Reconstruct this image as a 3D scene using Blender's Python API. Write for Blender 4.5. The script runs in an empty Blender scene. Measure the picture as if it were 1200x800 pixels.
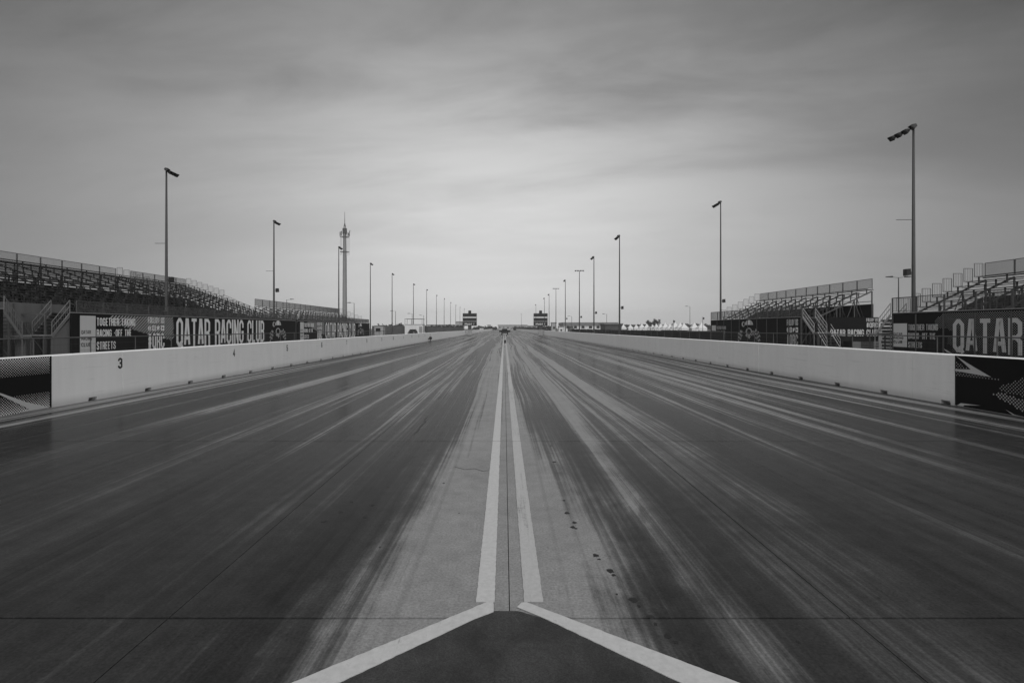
import bpy, bmesh, math, random
from mathutils import Vector, Matrix
random.seed(7)
S = bpy.context.scene
COL = S.collection

# ---------------------------------------------------------------- camera
CAM_H = 1.63
cd = bpy.data.cameras.new("camera")
cam = bpy.data.objects.new("camera", cd)
COL.objects.link(cam)
cam.location = (0, 0, CAM_H)
cam.rotation_euler = (math.radians(90), 0, 0)
cd.sensor_width = 36.0
cd.lens = 18.3
cd.shift_x = 9.0 / 1200
cd.shift_y = -15.5 / 1200
cd.clip_start = 0.05
cd.clip_end = 6000
S.camera = cam

# ---------------------------------------------------------------- exposure
S.view_settings.view_transform = 'Standard'
S.view_settings.look = 'None'
S.view_settings.exposure = 0.9
S.view_settings.gamma = 1.0
S.view_settings.use_curve_mapping = False

# ---------------------------------------------------------------- sky + sun
SUN_EL, SUN_AZ = math.radians(48), math.radians(172)       # azimuth from +Y towards +X
W = bpy.data.worlds.new("World")
S.world = W
W.use_nodes = True
nt = W.node_tree
nt.nodes.clear()


def N(tree, kind, **kw):
    n = tree.nodes.new(kind)
    for k, v in kw.items():
        setattr(n, k, v)
    return n


def put(tree, sock, v):
    if hasattr(v, 'is_output') or isinstance(v, bpy.types.NodeSocket):
        tree.links.new(v, sock)
    else:
        sock.default_value = v


def M(tree, op, a, b=None, c=None, clamp=False):
    n = tree.nodes.new('ShaderNodeMath')
    n.operation = op
    n.use_clamp = clamp
    for i, v in enumerate((a, b, c)):
        if v is not None:
            put(tree, n.inputs[i], v)
    return n.outputs[0]


def maprange(tree, v, a, b, c, d, smooth=False):
    n = tree.nodes.new('ShaderNodeMapRange')
    n.clamp = True
    if smooth:
        n.interpolation_type = 'SMOOTHSTEP'
    put(tree, n.inputs[0], v)
    for i, x in enumerate((a, b, c, d)):
        put(tree, n.inputs[i + 1], x)
    return n.outputs[0]


def noise(tree, vec, scale=1.0, detail=4.0, rough=0.5, dist=0.0):
    n = tree.nodes.new('ShaderNodeTexNoise')
    n.inputs['Scale'].default_value = scale
    n.inputs['Detail'].default_value = detail
    n.inputs['Roughness'].default_value = rough
    n.inputs['Distortion'].default_value = dist
    if vec is not None:
        tree.links.new(vec, n.inputs['Vector'])
    return n.outputs['Fac']


def combine(tree, x, y, z):
    n = tree.nodes.new('ShaderNodeCombineXYZ')
    for i, v in enumerate((x, y, z)):
        put(tree, n.inputs[i], v)
    return n.outputs[0]


def build_world():
    sky = N(nt, 'ShaderNodeTexSky', sky_type='NISHITA', sun_disc=False)
    sky.sun_elevation = SUN_EL
    sky.sun_rotation = SUN_AZ
    sky.dust_density = 3.0
    bw = N(nt, 'ShaderNodeRGBToBW')
    nt.links.new(sky.outputs[0], bw.inputs[0])
    nish = M(nt, 'MULTIPLY', bw.outputs[0], 0.10)
    tc = N(nt, 'ShaderNodeTexCoord')
    nrm = N(nt, 'ShaderNodeVectorMath', operation='NORMALIZE')
    nt.links.new(tc.outputs['Generated'], nrm.inputs[0])
    sep = N(nt, 'ShaderNodeSeparateXYZ')
    nt.links.new(nrm.outputs[0], sep.inputs[0])
    dot = N(nt, 'ShaderNodeVectorMath', operation='DOT_PRODUCT')
    nt.links.new(nrm.outputs[0], dot.inputs[0])
    a = math.radians(8)
    dot.inputs[1].default_value = (-0.02, math.cos(a), math.sin(a))
    th = M(nt, 'ARCCOSINE', M(nt, 'MINIMUM', dot.outputs['Value'], 1.0))
    t0 = M(nt, 'DIVIDE', th, math.radians(33))
    lobe = M(nt, 'EXPONENT', M(nt, 'MULTIPLY', M(nt, 'MULTIPLY', t0, t0), -1.0))
    over = M(nt, 'MULTIPLY_ADD', lobe, 0.305, 0.074)
    # the cloud deck: a flat layer overhead, so cloud shapes flatten towards the horizon
    zz = M(nt, 'ADD', M(nt, 'MAXIMUM', sep.outputs[2], 0.0), 0.16)
    cu = M(nt, 'DIVIDE', sep.outputs[0], zz)
    cv = M(nt, 'DIVIDE', sep.outputs[1], zz)
    v = combine(nt, M(nt, 'ADD', M(nt, 'MULTIPLY', cu, 0.55), M(nt, 'MULTIPLY', cv, 0.35)),
                M(nt, 'MULTIPLY', cv, 1.25), 3.7)
    n1 = noise(nt, v, 0.75, 7, 0.52, 0.35)
    v2 = combine(nt, M(nt, 'ADD', M(nt, 'MULTIPLY', cu, 1.2), M(nt, 'MULTIPLY', cv, 0.9)), M(nt, 'MULTIPLY', cv, 2.6), 8.1)
    n2 = noise(nt, v2, 1.3, 6, 0.6, 0.5)
    n1 = M(nt, 'ADD', M(nt, 'MULTIPLY', n1, 0.76), M(nt, 'MULTIPLY', n2, 0.24))
    c1 = maprange(nt, n1, 0.33, 0.64, 0.46, 1.02, True)
    fade = maprange(nt, sep.outputs[2], 0.06, 0.45, 0.10, 1.0, True)
    cl = M(nt, 'ADD', 1.0, M(nt, 'MULTIPLY', M(nt, 'SUBTRACT', c1, 1.0), fade))
    over = M(nt, 'MULTIPLY', over, cl)
    # the deck overhead is thicker and greyer than its far edge
    over = M(nt, 'MULTIPLY', over, maprange(nt, sep.outputs[2], 0.16, 0.62, 1.0, 0.70, True))
    tot = M(nt, 'ADD', M(nt, 'MULTIPLY', nish, 0.03), over)
    bg = N(nt, 'ShaderNodeBackground')
    nt.links.new(tot, bg.inputs[0])
    bg.inputs[1].default_value = 1.0
    out = N(nt, 'ShaderNodeOutputWorld')
    nt.links.new(bg.outputs[0], out.inputs[0])


build_world()
sd = bpy.data.lights.new("sun", 'SUN')
sd.energy = 1.5
sd.angle = math.radians(95)
sd.color = (1.0, 1.0, 1.0)
sun = bpy.data.objects.new("sun", sd)
COL.objects.link(sun)
to_sun = Vector((math.sin(SUN_AZ) * math.cos(SUN_EL), math.cos(SUN_AZ) * math.cos(SUN_EL), math.sin(SUN_EL)))
sun.rotation_euler = to_sun.to_track_quat('Z', 'Y').to_euler()
sun.location = (0, 60, 60)

# ---------------------------------------------------------------- materials
MATS = {}


def mat(name, v, rough=0.6, var=0.15, scale=3.0, metal=0.0, spec=0.3, bump=0.0, streak=False):
    """grey painted / metal / fabric surface with grain and uneven wear"""
    if name in MATS:
        return MATS[name]
    m = bpy.data.materials.new(name)
    m.use_nodes = True
    t = m.node_tree
    b = t.nodes['Principled BSDF']
    tc = t.nodes.new('ShaderNodeTexCoord')
    vec = tc.outputs['Object']
    if streak:
        mp = t.nodes.new('ShaderNodeMapping')
        mp.inputs['Scale'].default_value = (3.0, 3.0, 0.35)
        t.links.new(vec, mp.inputs[0])
        vec = mp.outputs[0]
    f = noise(t, vec, scale, 6, 0.6)
    val = maprange(t, f, 0.25, 0.75, v * (1 - var), v * (1 + var))
    t.links.new(val, b.inputs['Base Color'])
    b.inputs['Roughness'].default_value = rough
    b.inputs['Metallic'].default_value = metal
    b.inputs['Specular IOR Level'].default_value = spec
    if bump:
        bp = t.nodes.new('ShaderNodeBump')
        bp.inputs['Strength'].default_value = bump
        bp.inputs['Distance'].default_value = 0.01
        t.links.new(noise(t, vec, scale * 14, 5, 0.6), bp.inputs['Height'])
        t.links.new(bp.outputs[0], b.inputs['Normal'])
    MATS[name] = m
    return m


def track_material():
    m = bpy.data.materials.new("rubbered_concrete")
    m.use_nodes = True
    t = m.node_tree
    b = t.nodes['Principled BSDF']
    g = t.nodes.new('ShaderNodeNewGeometry')
    sp = t.nodes.new('ShaderNodeSeparateXYZ')
    t.links.new(g.outputs['Position'], sp.inputs[0])
    x, y = sp.outputs[0], sp.outputs[1]
    wob = noise(t, combine(t, M(t, 'MULTIPLY', x, 0.12), M(t, 'MULTIPLY', y, 0.045), 0.0), 1.0, 2, 0.4)
    xw = M(t, 'ADD', x, M(t, 'MULTIPLY', M(t, 'SUBTRACT', wob, 0.5), 0.9))
    s1 = noise(t, combine(t, M(t, 'MULTIPLY', xw, 1.15), M(t, 'MULTIPLY', y, 0.016), 1.3), 1.0, 3, 0.5)
    s2 = noise(t, combine(t, M(t, 'MULTIPLY', xw, 5.5), M(t, 'MULTIPLY', y, 0.035), 5.1), 1.0, 4, 0.6)
    s3 = noise(t, combine(t, M(t, 'MULTIPLY', xw, 34.0), M(t, 'MULTIPLY', y, 0.16), 9.7), 1.0, 4, 0.65)
    pat = noise(t, g.outputs['Position'], 0.9, 8, 0.62, 0.3)
    # long narrow tyre lines left by single passes
    s4 = noise(t, combine(t, M(t, 'MULTIPLY', xw, 11.0), M(t, 'MULTIPLY', y, 0.02), 17.0), 1.0, 2, 0.5)
    s5 = noise(t, combine(t, M(t, 'MULTIPLY', xw, 2.4), M(t, 'MULTIPLY', y, 0.012), 23.0), 1.0, 3, 0.5)
    ramp = t.nodes.new('ShaderNodeValToRGB')
    cr = ramp.color_ramp
    pts = [(-9.3, .50), (-8.7, .74), (-7.5, .78), (-6.6, .70), (-5.2, .78), (-4.0, .64), (-2.9, .70), (-2.0, .58), (-1.6, .62),
           (-1.1, .82), (-.80, .60), (-.46, .32), (.0, .26), (.46, .28), (.70, .58), (.92, .78), (1.15, .42), (1.4, .68),
           (1.9, .52), (2.6, .70), (3.6, .62), (4.8, .76), (6.0, .68), (6.8, .78), (8.4, .76), (9.1, .66), (9.5, .44)]
    while len(cr.elements) < len(pts):
        cr.elements.new(0.5)
    for e, (px, v) in zip(cr.elements, pts):
        e.position = (px + 10) / 20
        e.color = (v, v, v, 1)
    xp = M(t, 'ADD', x, M(t, 'MULTIPLY', M(t, 'SUBTRACT', wob, 0.5), 0.35))
    t.links.new(M(t, 'DIVIDE', M(t, 'ADD', xp, 10.0), 20.0), ramp.inputs[0])
    amp = maprange(t, y, 3.5, 13.0, 0.74, 1.6, True)
    st = M(t, 'MULTIPLY', M(t, 'SUBTRACT', s1, 0.5), 1.6)
    for sv, wgt in ((s2, 1.9), (s5, 1.7), (s3, 0.95)):
        st = M(t, 'ADD', st, M(t, 'MULTIPLY', M(t, 'SUBTRACT', sv, 0.5), wgt))
    r = M(t, 'ADD', ramp.outputs[0], M(t, 'MULTIPLY', st, amp))
    blot = noise(t, combine(t, M(t, 'MULTIPLY', x, 1.5), M(t, 'MULTIPLY', y, 0.55), 31.0), 1.0, 7, 0.65, 0.5)
    r = M(t, 'ADD', r, M(t, 'MULTIPLY', M(t, 'SUBTRACT', blot, 0.5), maprange(t, y, 3.0, 14.0, 0.8, 0.35, True)))
    # rubber lies thickest where cars launch, just beyond the start line; the crown between the lanes stays bare
    ax = M(t, 'ABSOLUTE', M(t, 'ADD', x, 0.06))
    near = maprange(t, y, 3.5, 15.0, 0.22, -0.17, True)
    off = maprange(t, M(t, 'ADD', ax, M(t, 'MULTIPLY', M(t, 'SUBTRACT', blot, 0.5), 0.8)), 0.45, 1.50, 0.0, 1.0, True)
    bare = M(t, 'MULTIPLY', M(t, 'SUBTRACT', 1.0, off), maprange(t, y, 3.6, 9.5, 0.50, 0.0, True))
    r = M(t, 'SUBTRACT', M(t, 'ADD', r, M(t, 'MULTIPLY', near, off)), bare)
    rub = maprange(t, r, 0.06, 0.92, 0.0, 1.0, True)
    mott = noise(t, g.outputs['Position'], 5.5, 8, 0.7)
    conc = maprange(t, M(t, 'ADD', M(t, 'MULTIPLY', mott, 0.6), M(t, 'MULTIPLY', pat, 0.4)), 0.3, 0.7, 0.18, 0.29)
    rc = maprange(t, mott, 0.3, 0.7, 0.022, 0.034)
    rc = M(t, 'MULTIPLY', rc, maprange(t, M(t, 'ADD', M(t, 'MULTIPLY', s2, 0.6), M(t, 'MULTIPLY', s3, 0.4)), 0.36, 0.64, 0.72, 1.5))
    # a thin rubber film darkens by layers: blend the two albedos geometrically
    col = M(t, 'MULTIPLY', conc, M(t, 'POWER', M(t, 'DIVIDE', rc, conc), rub))
    line = maprange(t, s4, 0.60, 0.70, 1.0, 0.84)
    col = M(t, 'MULTIPLY', col, line)
    # fine pores
    pore = noise(t, g.outputs['Position'], 60, 4, 0.7)
    col = M(t, 'MULTIPLY', col, maprange(t, pore, 0.3, 0.7, 0.70, 1.28))
    # saw-cut joints beyond the slabs that are modelled one by one
    fy = M(t, 'FRACT', M(t, 'DIVIDE', M(t, 'SUBTRACT', y, 2.93 - 4.58 / 2), 4.58))
    jl = M(t, 'LESS_THAN', M(t, 'ABSOLUTE', M(t, 'SUBTRACT', fy, 0.5)), 0.004)
    jl = M(t, 'MULTIPLY', jl, M(t, 'GREATER_THAN', y, 30.45))
    col = M(t, 'MULTIPLY', col, M(t, 'SUBTRACT', 1.0, M(t, 'MULTIPLY', jl, 0.5)))
    t.links.new(col, b.inputs['Base Color'])
    rg = M(t, 'ADD', maprange(t, rub, 0.0, 1.0, 0.62, 0.36), M(t, 'MULTIPLY', M(t, 'SUBTRACT', mott, 0.5), 0.2))
    t.links.new(rg, b.inputs['Roughness'])
    b.inputs['Specular IOR Level'].default_value = 0.0
    bp = t.nodes.new('ShaderNodeBump')
    bp.inputs['Strength'].default_value = 0.25
    bp.inputs['Distance'].default_value = 0.004
    t.links.new(M(t, 'ADD', M(t, 'MULTIPLY', pore, 0.6), M(t, 'MULTIPLY', s3, 0.6)), bp.inputs['Height'])
    t.links.new(bp.outputs[0], b.inputs['Normal'])
    # thin glossy film of laid rubber
    lw = t.nodes.new('ShaderNodeLayerWeight')
    lw.inputs['Blend'].default_value = 0.5
    fr = M(t, 'POWER', lw.outputs['Facing'], 5.0)
    gw = M(t, 'MULTIPLY', M(t, 'MULTIPLY_ADD', fr, 0.26, 0.008), maprange(t, rub, 0.0, 1.0, 0.6, 1.0))
    gl = t.nodes.new('ShaderNodeBsdfGlossy')
    gl.inputs['Color'].default_value = (1, 1, 1, 1)
    t.links.new(M(t, 'MULTIPLY', rg, 0.5), gl.inputs['Roughness'])
    ms = t.nodes.new('ShaderNodeMixShader')
    t.links.new(gw, ms.inputs[0])
    t.links.new(b.outputs[0], ms.inputs[1])
    t.links.new(gl.outputs[0], ms.inputs[2])
    t.links.new(ms.outputs[0], t.nodes['Material Output'].inputs[0])
    return m


def line_paint(name, v, worn):
    m = bpy.data.materials.new(name)
    m.use_nodes = True
    t = m.node_tree
    b = t.nodes['Principled BSDF']
    g = t.nodes.new('ShaderNodeNewGeometry')
    sp = t.nodes.new('ShaderNodeSeparateXYZ')
    t.links.new(g.outputs['Position'], sp.inputs[0])
    n1 = noise(t, combine(t, M(t, 'MULTIPLY', sp.outputs[0], 30), M(t, 'MULTIPLY', sp.outputs[1], 1.2), 0.0), 1.0, 6, 0.7)
    n2 = noise(t, g.outputs['Position'], 26, 6, 0.7)
    n3 = noise(t, combine(t, 0.0, M(t, 'MULTIPLY', sp.outputs[1], 0.35), 4.0), 1.0, 4, 0.6)
    w = M(t, 'ADD', M(t, 'ADD', M(t, 'MULTIPLY', n1, 0.35), M(t, 'MULTIPLY', n2, 0.35)), M(t, 'MULTIPLY', n3, 0.3))
    f = maprange(t, w, 0.60 - worn, 0.72 - worn, 0.0, 0.85)
    tone = maprange(t, n2, 0.3, 0.7, v * 0.86, v * 1.08)
    mx = t.nodes.new('ShaderNodeMix')
    mx.data_type = 'FLOAT'
    t.links.new(f, mx.inputs[0]); t.links.new(tone, mx.inputs[2])
    mx.inputs[3].default_value = 0.11
    t.links.new(mx.outputs[0], b.inputs['Base Color'])
    b.inputs['Roughness'].default_value = 0.6
    b.inputs['Specular IOR Level'].default_value = 0.15
    return m


def wall_paint():
    m = bpy.data.materials.new("white_wall_paint")
    m.use_nodes = True
    t = m.node_tree
    b = t.nodes['Principled BSDF']
    g = t.nodes.new('ShaderNodeNewGeometry')
    sp = t.nodes.new('ShaderNodeSeparateXYZ')
    t.links.new(g.outputs['Position'], sp.inputs[0])
    st = noise(t, combine(t, M(t, 'MULTIPLY', sp.outputs[0], 5), M(t, 'MULTIPLY', sp.outputs[1], 5), M(t, 'MULTIPLY', sp.outputs[2], 0.5)), 1.0, 5, 0.65)
    pt = noise(t, g.outputs['Position'], 1.1, 6, 0.6)
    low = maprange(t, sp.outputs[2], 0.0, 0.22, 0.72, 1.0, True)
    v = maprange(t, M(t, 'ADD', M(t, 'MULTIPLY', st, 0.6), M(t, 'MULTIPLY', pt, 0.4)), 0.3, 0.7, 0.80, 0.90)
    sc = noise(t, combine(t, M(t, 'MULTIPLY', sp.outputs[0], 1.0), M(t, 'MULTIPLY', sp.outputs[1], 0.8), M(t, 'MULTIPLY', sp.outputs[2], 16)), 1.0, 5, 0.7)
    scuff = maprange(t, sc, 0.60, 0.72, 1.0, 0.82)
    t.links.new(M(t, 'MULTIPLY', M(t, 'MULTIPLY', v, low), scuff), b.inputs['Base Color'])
    b.inputs['Roughness'].default_value = 0.55
    bp = t.nodes.new('ShaderNodeBump')
    bp.inputs['Strength'].default_value = 0.2
    bp.inputs['Distance'].default_value = 0.006
    t.links.new(noise(t, g.outputs['Position'], 22, 5, 0.6), bp.inputs['Height'])
    t.links.new(bp.outputs[0], b.inputs['Normal'])
    return m


TRACK = track_material()
LINE = line_paint("white_line_paint", 0.48, 0.05)
LINE_WORN = line_paint("worn_white_line_paint", 0.42, 0.085)
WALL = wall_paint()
STEEL_DK = mat("dark_painted_steel", 0.055, 0.5, 0.2, 4)
STEEL = mat("weathered_steel", 0.075, 0.5, 0.2, 4)
GALV = mat("galvanised_steel", 0.26, 0.45, 0.15, 6, metal=0.3)
PLANK = mat("aluminium_plank", 0.05, 0.45, 0.2, 2.5, metal=0.2)
FENCEST = mat("dull_fence_steel", 0.085, 0.6, 0.15, 6)
CLOTH = mat("dark_cloth_and_backing", 0.022, 0.8, 0.2, 0.8)  # fence cloth, and the dark sheets added to the stands
RAILM = mat("grey_railing_steel", 0.09, 0.5, 0.15, 5)
POLEM = mat("galvanised_pole", 0.05, 0.5, 0.15, 2)
LAMPM = mat("dark_lamp_housing", 0.03, 0.5, 0.2, 5)
BANNER = mat("black_banner_vinyl", 0.011, 0.6, 0.12, 0.8, spec=0.1, bump=0.15)
PRINT = mat("white_banner_print", 0.80, 0.55, 0.08, 1.5)
PRINT_GREY = mat("grey_banner_print", 0.50, 0.55, 0.08, 1.5)
PRINT_DIM = mat("dim_banner_print", 0.40, 0.55, 0.1, 1.5)
PANELW = mat("pale_panel_print", 0.60, 0.55, 0.05, 0.9)
DARKPR = mat("dark_print", 0.03, 0.6, 0.1, 3)
SHEET = mat("grey_sheet_panel", 0.15, 0.6, 0.12, 0.8, streak=True)
JOINT = mat("joint_filler", 0.02, 0.8, 0.2, 9)
GROUND = mat("sandy_gravel", 0.14, 0.9, 0.25, 0.12, bump=0.3)
OIL = mat("oil_stain", 0.026, 0.6, 0.2, 20, spec=0.1)
TENT = mat("white_tent_canvas", 0.85, 0.7, 0.06, 0.6)
tt = TENT.node_tree
tr_ = tt.nodes.new('ShaderNodeBsdfTranslucent')
tr_.inputs[0].default_value = (.8, .8, .8, 1)
ms_ = tt.nodes.new('ShaderNodeMixShader')
ms_.inputs[0].default_value = 0.25
tt.links.new(tt.nodes['Principled BSDF'].outputs[0], ms_.inputs[1])
tt.links.new(tr_.outputs[0], ms_.inputs[2])
tt.links.new(ms_.outputs[0], tt.nodes['Material Output'].inputs[0])
STAIRD = mat("grey_stair_steel", 0.17, 0.5, 0.12, 6)
STAIRM = mat("pale_stair_steel", 0.36, 0.5, 0.12, 6)
MASTM = mat("pale_mast_paint", 0.24, 0.5, 0.1, 0.3)
BLD = mat("pale_render_wall", 0.36, 0.7, 0.12, 0.3, streak=True)
BLDW = mat("white_cabin_cladding", 0.62, 0.6, 0.08, 0.6, streak=True)
ROOFM = mat("grey_roof_sheet", 0.17, 0.55, 0.12, 0.5)
GLASS = mat("dark_window_glass", 0.03, 0.2, 0.1, 1, spec=0.2)
LEAF = mat("tree_foliage", 0.04, 0.7, 0.4, 0.9)
BARK = mat("tree_bark", 0.09, 0.8, 0.3, 4)
BLACK = mat("black_plastic", 0.018, 0.4, 0.2, 6)
CARM = mat("dark_car_paint", 0.02, 0.5, 0.1, 2, spec=0.12)
TYRE = mat("tyre_rubber", 0.02, 0.7, 0.2, 6)
CONC = mat("grey_concrete", 0.27, 0.7, 0.2, 1.2)
FENCEM = mat("dark_fence_panel", 0.075, 0.6, 0.15, 0.7, streak=True)
LENS = mat("lamp_lens", 0.4, 0.15, 0.05, 3)



def burnout_material():
    m = bpy.data.materials.new("scuffed_dark_asphalt")
    m.use_nodes = True
    t = m.node_tree
    b = t.nodes['Principled BSDF']
    g = t.nodes.new('ShaderNodeNewGeometry')
    sp = t.nodes.new('ShaderNodeSeparateXYZ')
    t.links.new(g.outputs['Position'], sp.inputs[0])
    x, y = sp.outputs[0], sp.outputs[1]
    grain = noise(t, g.outputs['Position'], 130, 3, 0.7)
    dust = noise(t, g.outputs['Position'], 3.2, 8, 0.68, 0.6)
    # tyre scuffs swung across the pad at two angles
    a = noise(t, combine(t, M(t, 'ADD', M(t, 'MULTIPLY', x, 26), M(t, 'MULTIPLY', y, 12)), M(t, 'SUBTRACT', M(t, 'MULTIPLY', y, 1.6), M(t, 'MULTIPLY', x, 1.1)), 2.0), 1.0, 6, 0.7)
    c = noise(t, combine(t, M(t, 'SUBTRACT', M(t, 'MULTIPLY', x, 20), M(t, 'MULTIPLY', y, 22)), M(t, 'ADD', M(t, 'MULTIPLY', y, 1.8), M(t, 'MULTIPLY', x, 1.6)), 7.0), 1.0, 6, 0.7)
    sc = M(t, 'MAXIMUM', maprange(t, a, 0.60, 0.76, 0.0, 0.035), maprange(t, c, 0.62, 0.78, 0.0, 0.04))
    v = M(t, 'MULTIPLY', maprange(t, dust, 0.3, 0.72, 0.028, 0.062), maprange(t, grain, 0.3, 0.7, 0.62, 1.4))
    t.links.new(M(t, 'ADD', v, M(t, 'MULTIPLY', sc, maprange(t, dust, 0.4, 0.6, 0.2, 1.0))), b.inputs['Base Color'])
    b.inputs['Roughness'].default_value = 0.65
    b.inputs['Specular IOR Level'].default_value = 0.1
    bp = t.nodes.new('ShaderNodeBump')
    bp.inputs['Strength'].default_value = 0.5
    bp.inputs['Distance'].default_value = 0.003
    t.links.new(grain, bp.inputs['Height'])
    t.links.new(bp.outputs[0], b.inputs['Normal'])
    return m


VPAINT = burnout_material()

# ---------------------------------------------------------------- mesh helpers
class MB:
    def __init__(self):
        self.v, self.f = [], []

    def add(self, vs, fs):
        o = len(self.v)
        self.v += [tuple(p) for p in vs]
        self.f += [tuple(i + o for i in f) for f in fs]

    def box(self, x0, x1, y0, y1, z0, z1):
        if x0 > x1: x0, x1 = x1, x0
        if y0 > y1: y0, y1 = y1, y0
        if z0 > z1: z0, z1 = z1, z0
        self.add([(x0, y0, z0), (x1, y0, z0), (x1, y1, z0), (x0, y1, z0), (x0, y0, z1), (x1, y0, z1), (x1, y1, z1), (x0, y1, z1)],
                 [(0, 3, 2, 1), (4, 5, 6, 7), (0, 1, 5, 4), (1, 2, 6, 5), (2, 3, 7, 6), (3, 0, 4, 7)])

    def bar(self, p, q, r, n=4, r2=None):
        p, q = Vector(p), Vector(q)
        r2 = r if r2 is None else r2
        d = (q - p).normalized()
        up = Vector((0, 0, 1)) if abs(d.z) < 0.95 else Vector((1, 0, 0))
        a = d.cross(up).normalized()
        b = d.cross(a).normalized()
        vs = []
        for k, (c, rr) in enumerate(((p, r), (q, r2))):
            for i in range(n):
                t = 2 * math.pi * (i + 0.5) / n
                vs.append(c + (a * math.cos(t) + b * math.sin(t)) * rr)
        fs = [(i, (i + 1) % n, n + (i + 1) % n, n + i) for i in range(n)]
        fs += [tuple(range(n - 1, -1, -1)), tuple(range(n, 2 * n))]
        self.add(vs, fs)

    def lathe(self, c, prof, n=12):
        vs, fs = [], []
        for (r, z) in prof:
            for i in range(n):
                t = 2 * math.pi * i / n
                vs.append((c[0] + r * math.cos(t), c[1] + r * math.sin(t), c[2] + z))
        for k in range(len(prof) - 1):
            for i in range(n):
                fs.append((k * n + i, k * n + (i + 1) % n, (k + 1) * n + (i + 1) % n, (k + 1) * n + i))
        fs.append(tuple(range(n - 1, -1, -1)))
        fs.append(tuple((len(prof) - 1) * n + i for i in range(n)))
        self.add(vs, fs)

    def poly(self, pts):
        self.add(pts, [tuple(range(len(pts)))])

    def prism(self, pts, ext):
        """closed outline pts extruded by vector ext"""
        n = len(pts)
        e = Vector(ext)
        vs = [Vector(p) for p in pts] + [Vector(p) + e for p in pts]
        fs = [tuple(range(n - 1, -1, -1)), tuple(range(n, 2 * n))]
        fs += [(i, (i + 1) % n, n + (i + 1) % n, n + i) for i in range(n)]
        self.add(vs, fs)

    def mesh(self, name, m, smooth=False, fix=True):
        me = bpy.data.meshes.new(name)
        me.from_pydata(self.v, [], self.f)
        if fix and self.f:
            bm = bmesh.new(); bm.from_mesh(me)
            bmesh.ops.recalc_face_normals(bm, faces=bm.faces)
            bm.to_mesh(me); bm.free()
        me.materials.append(m)
        if smooth:
            for p in me.polygons: p.use_smooth = True
        me.update()
        return me

    def build(self, name, m, parent=None, smooth=False, kind=None, fix=True):
        return link(name, self.mesh(name, m, smooth, fix), parent, kind=kind)


def link(name, data, parent=None, loc=None, kind=None, rot=None):
    o = bpy.data.objects.new(name, data)
    COL.objects.link(o)
    if parent is not None: o.parent = parent
    if loc is not None: o.location = loc
    if rot is not None: o.rotation_euler = rot
    if kind: o['kind'] = kind
    return o


def tag(o, label, cat, group=None):
    o['label'] = label
    o['category'] = cat
    if group: o['group'] = group
    return o


def thing(name, label, cat, loc=(0, 0, 0), group=None, rz=0.0):
    o = link(name, None, None, loc, rot=(0, 0, rz))
    o.empty_display_size = 0.3
    return tag(o, label, cat, group)


def dup_tree(o, parent=None):
    c = o.copy()
    COL.objects.link(c)
    c.parent = parent
    for ch in list(o.children):
        dup_tree(ch, c)
    return c


ORD = ['first', 'second', 'third', 'fourth', 'fifth', 'sixth', 'seventh', 'eighth', 'ninth', 'tenth', 'eleventh',
       'twelfth', 'thirteenth', 'fourteenth', 'fifteenth', 'sixteenth', 'seventeenth']

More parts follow.
